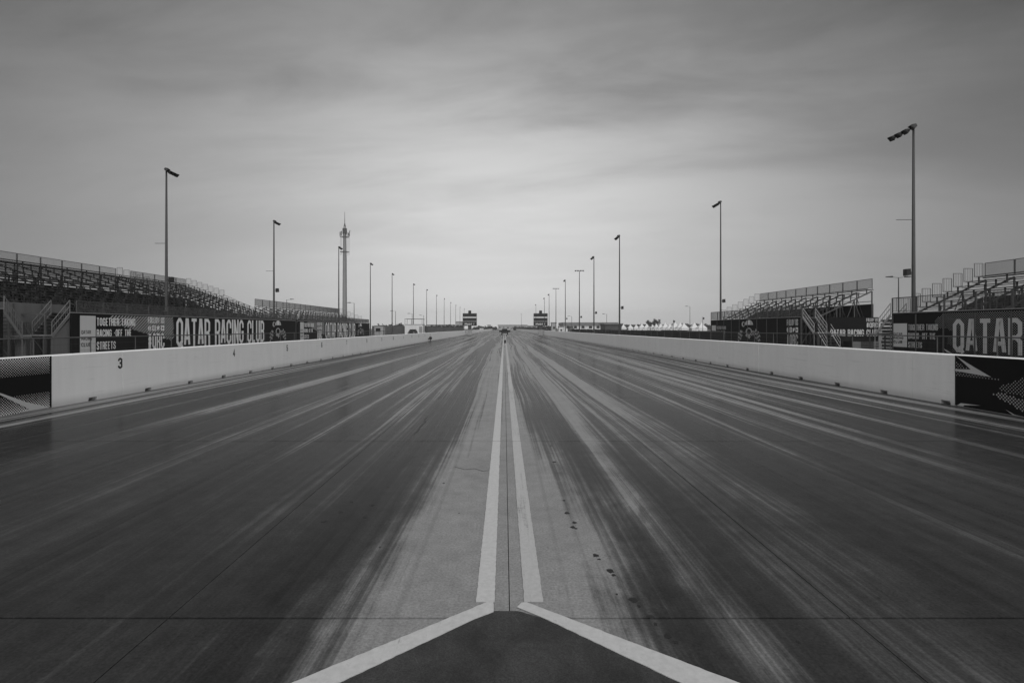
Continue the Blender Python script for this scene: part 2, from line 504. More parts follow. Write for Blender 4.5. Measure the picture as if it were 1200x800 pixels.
# ---------------------------------------------------------------- condensed block lettering (flat print)
c_, d_ = .36, .13
GL = {
    'A': (1, [[(0, 0), (.36, 1), (.64, 1), (1, 0)], [(.16, .27), (.84, .27)]]),
    'B': (1, [[(0, 0), (.65, 0), (1, .1), (1, .4), (.78, .52), (1, .64), (1, .9), (.65, 1), (0, 1), 'c'], [(.1, .52), (.74, .52)]]),
    'C': (1, [[(1, .66), (1, 1 - d_), (1 - c_, 1), (c_, 1), (0, 1 - d_), (0, d_), (c_, 0), (1 - c_, 0), (1, d_), (1, .34)]]),
    'E': (.85, [[(1, 1), (0, 1), (0, 0), (1, 0)], [(.1, .51), (.85, .51)]]),
    'F': (.82, [[(1, 1), (0, 1), (0, -.07)], [(.1, .5), (.85, .5)]]),
    'G': (1, [[(1, .68), (1, 1 - d_), (1 - c_, 1), (c_, 1), (0, 1 - d_), (0, d_), (c_, 0), (1 - c_, 0), (1, d_), (1, .47), (.55, .47)]]),
    'H': (1, [[(0, -.07), (0, 1.07)], [(1, -.07), (1, 1.07)], [(.1, .5), (.9, .5)]]),
    'I': (.0, [[(.5, -.07), (.5, 1.07)]]),
    'K': (1, [[(0, -.07), (0, 1.07)], [(1, 1.07), (.12, .42)], [(.34, .6), (1.02, -.07)]]),
    'L': (.8, [[(0, 1.07), (0, 0), (1, 0)]]),
    'M': (1.35, [[(0, -.07), (0, 1.0)], [(1, -.07), (1, 1.0)], [(.03, 1), (.5, .2), (.97, 1)]]),
    'N': (1, [[(0, -.07), (0, 1.07)], [(1, -.07), (1, 1.07)], [(.02, 1.0), (.98, 0)]]),
    'O': (1, [[(c_, 0), (1 - c_, 0), (1, d_), (1, 1 - d_), (1 - c_, 1), (c_, 1), (0, 1 - d_), (0, d_), 'c']]),
    'Q': (1, [[(c_, 0), (1 - c_, 0), (1, d_), (1, 1 - d_), (1 - c_, 1), (c_, 1), (0, 1 - d_), (0, d_), 'c'], [(.62, .14), (1.08, -.09)]]),
    'R': (1, [[(0, -.07), (0, 1), (.65, 1), (1, .9), (1, .58), (.7, .47), (.1, .47)], [(.72, .44), (1, .34), (1, -.07)]]),
    'S': (1, [[(1, .7), (1, 1 - d_), (1 - c_, 1), (c_, 1), (0, 1 - d_), (0, .68), (.2, .57), (.8, .43), (1, .32), (1, d_), (1 - c_, 0), (c_, 0), (0, d_), (0, .3)]]),
    'T': (.95, [[(-.12, 1), (1.12, 1)], [(.5, .95), (.5, -.07)]]),
    'U': (1, [[(0, 1.07), (0, d_), (c_, 0), (1 - c_, 0), (1, d_), (1, 1.07)]]),
    'W': (1.5, [[(0, 1.07), (.24, 0), (.5, .85), (.76, 0), (1, 1.07)]]),
    '#': (1, [[(.22, -.05), (.34, 1.05)], [(.66, -.05), (.78, 1.05)], [(-.1, .66), (1.1, .66)], [(-.1, .34), (1.1, .34)]]),
    'o': (.9, [[(c_, 0), (1 - c_, 0), (1, .1), (1, .5), (1 - c_, .6), (c_, .6), (0, .5), (0, .1), 'c']]),
    'b': (.9, [[(0, 1.07), (0, 0), (.7, 0), (1, .12), (1, .48), (.7, .6), (.1, .6)]]),
    'i': (.0, [[(.5, -.05), (.5, .6)], [(.5, .82), (.5, 1.0)]]),
    'l': (.0, [[(.5, -.05), (.5, 1.07)]]),
    '0': (1, [[(c_, 0), (1 - c_, 0), (1, d_), (1, 1 - d_), (1 - c_, 1), (c_, 1), (0, 1 - d_), (0, d_), 'c']]),
    '1': (.4, [[(-.3, .78), (.5, 1.0), (.5, -.07)]]),
    '2': (1, [[(0, .72), (0, .88), (.35, 1), (.65, 1), (1, .88), (1, .66), (0, .06), (1.05, .0)]]),
    '3': (1, [[(0, .76), (0, .88), (.35, 1), (.65, 1), (1, .88), (1, .62), (.72, .52), (1, .42), (1, .12), (.65, 0), (.35, 0), (0, .12), (0, .24)], [(.3, .52), (.7, .52)]]),
    '4': (1, [[(.72, -.07), (.72, 1), (0, .3), (1.1, .26)]]),
    '5': (1, [[(.95, 1), (.05, 1), (.0, .5), (.65, .58), (1, .46), (1, .12), (.65, 0), (.35, 0), (0, .12), (0, .24)]]),
    '6': (1, [[(1, .78), (1, .88), (.65, 1), (.35, 1), (0, .88), (0, .12), (.35, 0), (.65, 0), (1, .12), (1, .44), (.65, .54), (.1, .54)]]),
    '7': (1, [[(-.05, 1), (1, 1), (.35, -.07)]]),
    '8': (1, [[(.35, 0), (.65, 0), (1, .12), (1, .42), (.75, .52), (1, .62), (1, .88), (.65, 1), (.35, 1), (0, .88), (0, .62), (.25, .52), (0, .42), (0, .12), 'c'], [(.3, .52), (.7, .52)]]),
    '9': (1, [[(0, .22), (0, .12), (.35, 0), (.65, 0), (1, .12), (1, .88), (.65, 1), (.35, 1), (0, .88), (0, .56), (.35, .46), (.9, .46)]]),
    '-': (.5, [[(0, .5), (1, .5)]]),
}


def stroke(mb, pts, t, P):
    """polyline of thickness t with mitred joins; P maps (x, y) to 3-D"""
    closed = pts[-1] == 'c'
    if closed: pts = pts[:-1]
    n = len(pts)
    L, R = [], []
    for i in range(n):
        p = Vector(pts[i])
        if closed or 0 < i < n - 1:
            a = (p - Vector(pts[i - 1])).normalized()
            b = (Vector(pts[(i + 1) % n]) - p).normalized()
        elif i == 0:
            a = b = (Vector(pts[1]) - p).normalized()
        else:
            a = b = (p - Vector(pts[i - 1])).normalized()
        na, nb = Vector((-a.y, a.x)), Vector((-b.y, b.x))
        m = na + nb
        if m.length < 1e-4: m = na
        m.normalize()
        k = min(1.0 / max(m.dot(na), 0.3), 1.8)
        L.append(p + m * (t / 2 * k)); R.append(p - m * (t / 2 * k))
    o = len(mb.v)
    for p in L: mb.v.append(tuple(P(p.x, p.y)))
    for p in R: mb.v.append(tuple(P(p.x, p.y)))
    for i in range(n if closed else n - 1):
        j = (i + 1) % n
        mb.f.append((o + i, o + n + i, o + n + j, o + j))


def text(mb, s, org, U, V, Nn, h, width, tr=0.30, gap=0.42, slant=0.0):
    """flat lettering: cap height h, whole string fitted to width; tr = stroke / letter width"""
    org, U, V, Nn = Vector(org), Vector(U), Vector(V), Vector(Nn)
    adv = []
    for ch in s:
        adv.append(0.62 if ch == ' ' else GL[ch][0] * (1 - tr) + tr)
    unit = width / (sum(adv) + gap * tr * (len(s) - 1))
    t = unit * tr
    th = min(t, h * 0.16)
    x = 0.0
    lay = 0.0
    for ch, a in zip(s, adv):
        if ch != ' ':
            w = GL[ch][0] * (1 - tr) * unit
            for pl in GL[ch][1]:
                pts = [p if p == 'c' else (x + t / 2 + p[0] * w if w > 0 else x + t / 2, th / 2 + p[1] * (h - th)) for p in pl]
                lay += 0.0006
                nn = Nn * (lay % 0.0036)
                stroke(mb, pts, t, lambda a_, b_: org + U * (a_ + slant * b_) + V * b_ + nn)
        x += a * unit + gap * t


# ---------------------------------------------------------------- ground and track
g = MB()
g.box(-1200, 1200, -260, 1500, -0.5, -0.06)
ground = g.build('ground', GROUND, kind='structure')

XJ = [-9.75, -5.66, -1.89, 0.03, 1.95, 5.72, 9.95]
YJ = [2.93 + 4.58 * k for k in range(-3, 7)]
b = MB()
b.box(XJ[0], XJ[-1], YJ[0] - 20, YJ[-1], -0.055, -0.024)
track = b.build('track', JOINT, kind='structure')
b = MB()
b.box(XJ[0], XJ[-1], YJ[0] - 20, YJ[0] - 0.01, -0.03, 0.0)
b.build('rear_surface', TRACK, track)
b = MB()
b.box(XJ[0], XJ[-1], YJ[-1] + 0.008, 520, -0.055, 0.0)
b.build('far_surface', TRACK, track)
for j in range(len(YJ) - 1):
    for i in range(len(XJ) - 1):
        b = MB()
        dz = random.uniform(-0.0004, 0.0004)
        gx, gy = 0.0028, 0.009
        b.box(XJ[i] + gx, XJ[i + 1] - gx, YJ[j] + gy, YJ[j + 1] - gy, -0.03, dz)
        b.build('slab', TRACK, track)


def flat(name, pts, z, m, parent=track, th=0.004):
    q = MB()
    q.prism([(x, y, z) for x, y in pts], (0, 0, th))
    return q.build(name, m, parent)


def ragged(pts, step=.03, amp=.0014):
    out = []
    n = len(pts)
    for i in range(n):
        a, b_ = Vector(pts[i]), Vector(pts[(i + 1) % n])
        k = max(1, int((b_ - a).length / step)) if min(a.y, b_.y) < 12 else 1
        k = min(k, 140)
        for j in range(k):
            p = a + (b_ - a) * (j / k)
            if j:
                p = p + Vector((random.gauss(0, amp), random.gauss(0, amp * .6)))
            out.append((p.x, p.y))
    return out


# the two centre lines, cut at the slab joints
for (xa, xb, m, yend) in ((-.168, -.058, LINE, 400), (.118, .232, LINE_WORN, 400)):
    ys = [3.085] + YJ[4:] + [yend]
    for k in range(len(ys) - 1):
        flat('centre_line', ragged([(xa, ys[k] + .012), (xb, ys[k] + .012), (xb, ys[k + 1] - .012), (xa, ys[k + 1] - .012)]), 0.0015, m)
# the chevron: two white arms with dark asphalt inside


def gp(u, v):
    d = CAM_H * 610 / (v - 384.5)
    return ((u - 591) / 610 * d, d)


pav = [gp(578, 716), gp(606, 716), gp(640, 725.5), gp(850, 806), (1.3, 2.05), (2.2, 1.0), (2.2, -2.0), (-2.2, -2.0), (-2.2, 1.0), (-1.3, 2.05), gp(350, 812), gp(558, 725)]
flat('burnout_pad', ragged(pav, .03, .003), 0.0012, VPAINT, th=0.002)
flat('chevron_arm', ragged([gp(578.5, 703), gp(578.5, 717.5), gp(556, 726), (-1.22, 1.98), (-1.36, 2.03), gp(345, 800)]), 0.004, LINE)
flat('chevron_arm', ragged([gp(606, 712), gp(611, 707), gp(617, 706.5), gp(668, 726), gp(868, 802), (1.42, 2.03), (1.26, 1.98), gp(642, 727)]), 0.004, LINE)
# drips and cracks
spots = [(650, 541, 1.0), (661, 586, .8), (664, 601, 1.4), (673, 612, 1.2), (671, 617.5, 1.4), (675, 619, .8), (698, 650.5, 1.6), (702, 655, .8),
         (715, 669, 1.9), (719, 673.5, 1.1), (742, 703, 2.2), (749, 710, 1.0), (762, 722.5, 1.7), (768, 731, 1.1), (783, 745, 1.8), (792, 752.5, 1.2),
         (723, 696, .6), (646, 522, .7), (380, 611, 1.6), (399, 600, 1.3), (436, 592, 1.2), (428, 606, 1.5), (327, 708, 2.2), (412, 588, .9), (445, 641, .8), (538, 601, .6), (520, 566, .9), (455, 570, 1.0),
         (936, 752, 1.0), (1030, 700, .8)]
for (u, v, s) in spots:
    x, y = gp(u, v)
    d = y
    r = (2.5 if u > 591 else 1.9) * s * d / 610
    pts = []
    n = 11
    for k in range(n):
        a = 2 * math.pi * k / n
        rr = r * random.uniform(0.65, 1.15)
        pts.append((x + rr * math.cos(a), y + rr * 1.15 * math.sin(a)))
    flat('oil_spot', pts, 0.0012, OIL, th=0.0004)
for path in ([(501, 488), (497, 492), (499, 494), (492, 500), (490, 505), (485, 508)], [(533, 547), (545, 550), (556, 549), (566, 552), (574, 551)],
             [(513, 467), (519, 463), (521, 465), (528, 459)]):
    P2 = [gp(*p) for p in path]
    q = MB()
    stroke(q, P2, 0.010, lambda a, b_: (a, b_, 0.002))
    q.build('crack', OIL, track)

# ---------------------------------------------------------------- concrete walls
BL = 3.66
WH = 1.07


def block_mesh():
    q = MB()
    g_ = 0.004
    L0, L1 = g_, BL - g_
    a, w, h = BL / 4, 0.13, 0.075
    o = [(L0, 0)]
    for c in (a, 3 * a):
        o += [(c - w, 0), (c - w + .01, h), (c + w - .01, h), (c + w, 0)]
    o += [(L1, 0), (L1, WH - .02), (L1 - .0, WH - .02), (L0, WH - .02)]
    o = [p for i, p in enumerate(o) if i == 0 or p != o[i - 1]]
    q.prism([(0.15, y, z) for y, z in o], (-0.30, 0, 0))
    # bevelled cap
    vs = [(.15, L0, WH - .02), (-.15, L0, WH - .02), (-.15, L1, WH - .02), (.15, L1, WH - .02),
          (.13, L0, WH), (-.13, L0, WH), (-.13, L1, WH), (.13, L1, WH)]
    q.add(vs, [(4, 5, 6, 7), (0, 1, 5, 4), (1, 2, 6, 5), (2, 3, 7, 6), (3, 0, 4, 7)])
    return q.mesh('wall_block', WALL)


BLOCK = block_mesh()


def wall(xc, y0, n, label):
    r = thing('concrete_wall', label, 'wall', (xc, 0, 0))
    bl = []
    for k in range(n):
        o = link('wall_block', BLOCK, r, (random.uniform(-.006, .006), y0 + BL * k, 0.002), rot=(0, 0, random.uniform(-.0012, .0012)))
        bl.append(o)
    return r, bl


XL, XR = 9.3, 9.5
wl, bl = wall(-XL - .15, 1.70 - BL, 112, 'long white concrete block wall along the left edge of the track')
wr, br = wall(XR + .15, 1.14 - BL, 112, 'long white concrete block wall along the right edge of the track')
for i, d in enumerate([12.6, 17.9, 22.3, 26.5, 30.7, 35.2, 39.5, 43.6, 48.0, 52.3, 56.6, 61.0, 65.3]):
    s = str(3 + i)
    k = int((d - (1.70 - BL)) // BL)
    o = bl[k]
    q = MB()
    ly = d - (1.70 - BL) - BL * k
    w = .145 * len(s) if s != '11' else .2
    text(q, s, (0.1515, ly - w / 2, 0.655), (0, 1, 0), (0, 0, 1), (1, 0, 0), .255, w, tr=.33)
    q.build('number_print', DARKPR, o)


# wraps on the near ends of the walls: printed vinyl
def wrap_plane(side):
    xs = -XL if side < 0 else XR

    def P(u, v, n=0.0):
        d = 610 * abs(xs) / abs(u - 591)
        return Vector((xs - (0.004 + n) * (1 if xs > 0 else -1), d, CAM_H + (384.5 - v) / 610 * d))
    return P


def dots(mb, Pf, y0, y1, z0, z1, pitch, size, xs, nx):
    """staggered halftone dots on the plane x = xs; size(y, z) gives the radius"""
    row = 0
    z = z0
    while z < z1:
        y = y0 + (pitch / 2 if row % 2 else 0)
        while y < y1:
            r = size(y, z)
            if r > 0.004 * pitch / .05:
                mb.add([(xs, y - r, z), (xs, y - r * .3, z + r * .95), (xs, y + r * .3, z + r * .95), (xs, y + r, z), (xs, y + r * .3, z - r * .95), (xs, y - r * .3, z - r * .95)], [(0, 1, 2, 3, 4, 5)])
            y += pitch
        z += pitch / 2
        row += 1


wp = thing('wall_wrap', 'black vinyl wrap with white halftone dots on the near end of left wall', 'banner', (0, 0, 0))
q = MB()
q.box(-XL + .004, -XL + .012, 1.0, 10.68, .012, WH - .012)
q.build('wrap_sheet', BANNER, wp)
xs = -XL + .0145


def inpoly(y, z, poly):
    c = False
    n = len(poly)
    for i in range(n):
        (a, b_), (c2, d2) = poly[i], poly[i - 1]
        if (b_ > z) != (d2 > z) and y < (c2 - a) * (z - b_) / (d2 - b_) + a:
            c = not c
    return c


PL = wrap_plane(-1)


def yz(Pf, pts):
    return [(Pf(u, v).y, Pf(u, v).z) for u, v in pts]


slashL = yz(PL, [(-40, 447), (0, 460.5), (30, 471), (58, 479), (40, 482), (18, 486.5), (33, 479), (0, 463), (-40, 452)])
tri2 = [(y, z) for y, z in slashL]


def szL(y, z):
    if inpoly(y, z, slashL): return 0
    top = (z - .70) / .37
    bot = (.36 - z) / .36
    k = max(top, bot)
    return 0 if k < .05 else .006 + .011 * min(1, k)


q = MB()
dots(q, None, 3.0, 10.64, .02, WH - .015, .052, szL, xs, 1)
q.build('halftone_print', PRINT, wp, kind='stuff', fix=False)
q = MB()
q.prism([(xs, y, max(z, .015)) for y, z in slashL], (.002, 0, 0))
q.build('slash_print', PRINT_GREY, wp)

wp = thing('wall_wrap', 'black vinyl wrap with white arrow shapes on the near end of right wall', 'banner', (0, 0, 0))
q = MB()
q.box(XR - .004, XR - .012, 1.0, 10.96, .012, WH - .012)
q.build('wrap_sheet', BANNER, wp)
xs2 = XR - .0145
PR = wrap_plane(1)
Z = lambda a, b_: (1100 + a / 8, 400 + b_ / 8)
arrow = yz(PR, [Z(*p) for p in [(172, 137), (330, 235), (500, 334), (400, 316), (155, 274), (155, 258), (308, 262)]])
foot = yz(PR, [Z(*p) for p in [(178, 622), (215, 577), (400, 600), (248, 597), (236, 628)]])
horn = yz(PR, [Z(*p) for p in [(636, 638), (720, 686), (830, 735), (705, 712)]])
facet = yz(PR, [Z(*p) for p in [(340, 425), (420, 420), (560, 690), (470, 670)]])
beam = yz(PR, [Z(*p) for p in [(500, 200), (900, 330), (900, 300), (560, 190)]])
for nm, pl, mm in (('arrow_print', arrow, PRINT_GREY), ('arrow_print', foot, PRINT_GREY), ('arrow_print', horn, PRINT_GREY)):
    q = MB()
    q.prism([(xs2, y, max(z, .015)) for y, z in pl], (-.002, 0, 0))
    q.build(nm, mm, wp)
dz1 = yz(PR, [Z(*p) for p in [(155, 180), (300, 262), (155, 256)]])
dz2 = yz(PR, [Z(*p) for p in [(155, 280), (400, 320), (600, 355), (560, 368), (155, 318)]])
dz3 = yz(PR, [Z(*p) for p in [(560, 430), (900, 300), (900, 540), (600, 470)]])
dz4 = yz(PR, [Z(*p) for p in [(490, 485), (600, 480), (900, 580), (900, 690), (780, 650)]])


def szR(y, z):
    if inpoly(y, z, arrow): return 0
    if inpoly(y, z, dz1) or inpoly(y, z, dz2): return .012
    if inpoly(y, z, dz3): return .012
    if inpoly(y, z, dz4): return .017
    return 0


q = MB()
dots(q, None, 6.0, 10.92, .02, WH - .015, .066, szR, xs2, -1)
q.build('halftone_print', PRINT_DIM, wp, kind='stuff', fix=False)


# ---------------------------------------------------------------- fences behind the walls
def fence(x, y0, y1, h, pitch, label):
    r = thing('mesh_fence', label, 'fence', (x, y0, 0))
    q = MB()
    q.bar((0, 0, h), (0, y1 - y0, h), .018, 6)
    q.build('top_rail', FENCEST, r)
    q = MB()
    q.bar((0, 0, .08), (0, y1 - y0, .08), .015, 4)
    q.build('bottom_rail', FENCEST, r)
    q = MB(); q.bar((0, 0, -.06), (0, 0, h + .02), .016, 6)
    me = q.mesh('post', FENCEST)
    n = int((y1 - y0) / pitch)
    for k in range(n + 1):
        link('post', me, r, (0, k * pitch, 0))
    q = MB()
    y = .05
    while y < y1 - y0:
        q.add([(0, y - .0024, .09), (0, y + .0024, .09), (0, y + .0024, h), (0, y - .0024, h)], [(0, 1, 2, 3)])
        y += .045
    for k in range(1, 7):
        z = .09 + (h - .09) * k / 7
        q.add([(.001, 0, z - .0024), (.001, y1 - y0, z - .0024), (.001, y1 - y0, z + .0024), (.001, 0, z + .0024)], [(0, 1, 2, 3)])
    q.build('wire_mesh', STEEL_DK, r, kind='stuff', fix=False)
    return r


fence(-12.0, 15.1 - 1.83 * 6, 56.3, 1.37, 1.83, 'low wire mesh fence with thin posts behind the left white wall')
fence(12.5, 13.2 - 1.83 * 5, 82, 1.40, 1.83, 'low wire mesh fence with thin posts behind the right white wall')


r = thing('cloth_fence', 'dark cloth covered fence in front of the white tents behind the right wall', 'fence', (15.2, 36.0, -.06))
q = MB(); q.box(-.01, .01, .03, 2.37, .05, 1.5); me = q.mesh('cloth_panel', CLOTH)
q = MB(); q.bar((.05, 0, 0), (.05, 0, 1.56), .025, 5); pm = q.mesh('post', STEEL_DK)
for k in range(34):
    link('cloth_panel', me, r, (0, 2.4 * k, random.uniform(-.05, .03)))
for k in range(35):
    link('post', pm, r, (0, 2.4 * k, 0))

# ---------------------------------------------------------------- grandstands
def rail_mesh(L, h, nb, m, r=.02, rb=.0075):
    """railing panel along +Y from the origin, standing on z = 0"""
    q = MB()
    g_ = .03
    for y in (g_, L - g_):
        q.bar((0, y, 0), (0, y, h), r, 4)
    q.bar((0, g_, h), (0, L - g_, h), r, 4)
    q.bar((0, g_, .09), (0, L - g_, .09), r * .7, 4)
    for k in range(1, nb):
        y = g_ + (L - 2 * g_) * k / nb
        q.bar((0, y, .09), (0, y, h), rb, 3)
    return q.mesh('railing_panel', m)


def grandstand(s, y0, y1, X0, rows, pitch, rise, zf, hf, hb, label, bay=1.83, far_rails=True, front_gap=None, cloth=1.1, drop=0, skip=0):  # cloth: drop from the top row to the added dark sheet
    """bleacher on side s (-1 left, +1 right); local x grows away from the track"""
    Lg = y1 - y0
    r = thing('grandstand', label, 'grandstand', (s * X0, y0, 0))
    dk = 1.15
    nb = max(1, round(Lg / bay))
    bay = Lg / nb
    fg = front_gap or 0.0
    q = MB()
    q.box(s * .02, s * dk, fg, Lg, zf - .06, zf)
    q.build('walkway_deck', PLANK, r)
    seat = MB(); seat.box(0, s * .23, 0, Lg, -.03, 0)
    sm = seat.mesh('seat_plank', PLANK)
    foot = MB(); foot.box(0, s * .20, 0, Lg, -.022, 0)
    fm = foot.mesh('foot_plank', PLANK)
    for i in range(rows):
        x = dk + i * pitch
        link('seat_plank', sm, r, (s * (x + .08), 0, zf + i * rise + .36))
        link('foot_plank', fm, r, (s * (x + pitch - .10), 0, zf + (i + 1) * rise))
    depth = dk + rows * pitch
    ztop = zf + rows * rise
    # support frames
    q = MB()
    nx = max(3, round(depth / 1.5))
    zat = lambda x: zf - .12 + max(0, (x - dk)) / pitch * rise
    for k in range(nx + 1):
        x = depth * k / nx
        q.box(s * (x - .035), s * (x + .035), -.035, .035, -.06, zat(x))
    q.bar((s * dk, 0, zf - .12), (s * depth, 0, zat(depth)), .06, 4)
    q.bar((0, 0, zf - .12), (s * dk, 0, zf - .12), .05, 4)
    for k in range(nx):
        x, x2 = depth * k / nx, depth * (k + 1) / nx
        if k % 2 == 0:
            q.bar((s * x, .05, .3), (s * x2, .05, zat(x2) - .1), .025, 4)
        else:
            q.bar((s * x, .05, zat(x) - .1), (s * x2, .05, .3), .025, 4)
    for i in range(rows):
        x = dk + i * pitch
        q.box(s * (x + .18), s * (x + .24), -.03, .03, zf + i * rise - .1, zf + i * rise + .328)
    me = q.mesh('support_frame', STEEL)
    for k in range(nb + 1):
        link('support_frame', me, r, (0, min(max(k * bay, .04), Lg - .1), 0))
    # dark sheet added behind the rows so the lower gaps show no bright sky
    q = MB()
    q.box(s * (depth + .07), s * (depth + .09), 0, Lg + .1, .05, ztop - cloth)
    q.build('added_dark_backing', CLOTH, r)
    if far_rails:
        q = MB()
        q.prism([(s * dk, Lg - .06, .05), (s * (depth - .1), Lg - .06, .05), (s * (depth - .1), Lg - .06, ztop - cloth), (s * (dk + (rows - 3) * pitch), Lg - .06, ztop - cloth - .9), (s * dk, Lg - .06, zf - .15)], (0, .02, 0))
        q.build('added_end_backing', CLOTH, r)  # added dark sheet, stops sky showing through the end of the rows
    # long ledgers and bracing at the back
    q = MB()
    for zz in (1.0, 2.2, ztop - .9):
        q.bar((s * depth, 0, zz), (s * depth, Lg, zz), .03, 4)
    for k in range(0, nb, 2):
        q.bar((s * (depth + .03), k * bay, .3), (s * (depth + .03), (k + 1) * bay, ztop - .6), .022, 4)
    q.build('back_bracing', STEEL, r)
    # railings
    me = rail_mesh(bay, hf, 26, FENCEST, .024, .009)
    for k in range(nb):
        if k * bay >= fg - .5:
            link('railing_panel', me, r, (s * .03, k * bay, zf))
    me = rail_mesh(bay, hb, 30, RAILM, .022, .010)
    for k in range(skip, nb):
        link('railing_panel', me, r, (s * (depth + .02), k * bay, ztop + .05))
    q = MB()
    q.box(s * (depth - .1), s * (depth + .1), 0, Lg, ztop - .02, ztop + .03)
    q.build('back_beam', STEEL_DK, r)
    if far_rails:
        me = rail_mesh(pitch - .05, hb, 5, RAILM, .018, .008)
        for i in range(drop, rows):
            x = dk + i * pitch
            link('railing_panel', me, r, (s * (x + .02), Lg + .02, zf + i * rise + .34), rot=(0, 0, -s * math.pi / 2))
        me = rail_mesh(dk, hf, 8, RAILM)
        link('railing_panel', me, r, (0, Lg + .02, zf), rot=(0, 0, -s * math.pi / 2))
    return r


# left: a tall stand in two lengths, then a low one beyond
A1 = grandstand(-1, 8.5, 45.3, 22.1, 18, .585, .204, 2.43, .62, .66, 'tall bare bleacher grandstand nearest on the left behind the grey stairs', drop=10, front_gap=18.0, cloth=1.3)
A2 = grandstand(-1, 45.42, 55.2, 22.1, 18, .585, .204, 2.43, .62, .66, 'short tall bleacher section on the left just past the nearest stand', bay=1.63, drop=11, cloth=1.3, skip=1)
A3 = grandstand(-1, 56.3, 85.0, 22.1, 6, .62, .25, 2.43, .62, .82, 'low long bleacher grandstand farthest on the left near the mast', bay=1.8)
# right: two low stands with a gap for stairs
B1 = grandstand(1, 9.0, 30.9, 23.0, 7, .62, .297, 2.53, .88, .82, 'bleacher grandstand nearest on the right cut by the frame edge', bay=1.83)
B2 = grandstand(1, 40.3, 58.0, 23.0, 7, .62, .297, 2.53, .86, .80, 'second bleacher grandstand on the right with open scaffold end', bay=1.77)
for i, o in enumerate((A1, A2, A3, B1, B2)):
    o['group'] = 'bleacher grandstands beside the track'

# sloping stair guard at the end of the second left stand
q = MB()
for (xa, za, xb, zb) in ((-29.0, 5.1, -27.7, 4.55), (-27.65, 4.5, -26.3, 3.95)):
    for dz in (0, -.62):
        q.bar((xa + 22.1, 8.3, za + dz), (xb + 22.1, 8.3, zb + dz), .02, 4)
    for k in range(9):
        f = k / 8
        x, z = xa + (xb - xa) * f + 22.1, za + (zb - za) * f
        q.bar((x, 8.3, z - .62), (x, 8.3, z), .009 if 0 < k < 8 else .02, 3)
q.build('stair_guard', RAILM, A2)


# ---------------------------------------------------------------- banners
def rect(mb, P, u0, u1, z0, z1, n):
    mb.poly([P(u0, z0, n), P(u1, z0, n), P(u1, z1, n), P(u0, z1, n)])


def emblem(r, P, u0, w, z0, h):
    """helmeted badge with chequered flags, printed flat"""
    def sub(name, m, polys, n):
        few = len(polys) < 4
        q = MB()
        for k, pl in enumerate(polys):
            q.poly([P(u0 + a * w, z0 + b_ * h, n + k * .0005) for a, b_ in pl])
            if few:
                q.build(name, m, r, fix=False)
                q = MB()
        if not few:
            q.build('checker_print', m, r, fix=False, kind='stuff')
    arc = lambda cx, cy, rx, ry, a0, a1, n=14: [(cx + rx * math.cos(math.radians(a0 + (a1 - a0) * k / n)), cy + ry * math.sin(math.radians(a0 + (a1 - a0) * k / n))) for k in range(n + 1)]
    sub('emblem_print', PRINT_GREY, [arc(.5, .76, .17, .22, 0, 180) + [(.36, .70), (.64, .70)][::-1][:0], arc(.27, .80, .07, .12, 0, 360)], .006)
    sub('emblem_print', BANNER, [arc(.29, .80, .04, .08, 0, 360)], .009)
    sub('emblem_print', PRINT, [[(.47, .78), (.53, .78), (.55, .97), (.45, .97)]], .009)
    ring = []
    o, i_ = arc(.5, .47, .13, .17, 0, 360, 18), arc(.5, .47, .085, .12, 0, 360, 18)
    for k in range(18):
        ring.append([o[k], o[k + 1], i_[k + 1], i_[k]])
    q = MB()
    for pl in ring:
        q.poly([P(u0 + a * w, z0 + b_ * h, .006) for a, b_ in pl])
    q.build('emblem_print', PRINT_DIM, r, fix=False)
    chk = []
    for a in range(4):
        for b_ in range(4):
            if (a + b_) % 2 == 0:
                chk.append([(.60 + a * .045, .30 + b_ * .055), (.645 + a * .045, .30 + b_ * .055), (.645 + a * .045, .355 + b_ * .055), (.60 + a * .045, .355 + b_ * .055)])
    for s in (-1, 1):
        cx = .5 + s * .36
        for a in range(4):
            for b_ in range(5):
                if (a + b_) % 2 == 0:
                    x = cx + (a - 2) * .045
                    y = .08 + b_ * .085 - s * (a - 2) * .05
                    chk.append([(x, y), (x + .045, y - s * .05), (x + .045, y + .085 - s * .05), (x, y + .085)])
    chk.append([(.36, .30), (.44, .22), (.50, .36), (.42, .40)])
    chk.append([(.46, .26), (.52, .14), (.58, .26), (.52, .33)])
    sub('emblem_print', PRINT_DIM, chk, .007)


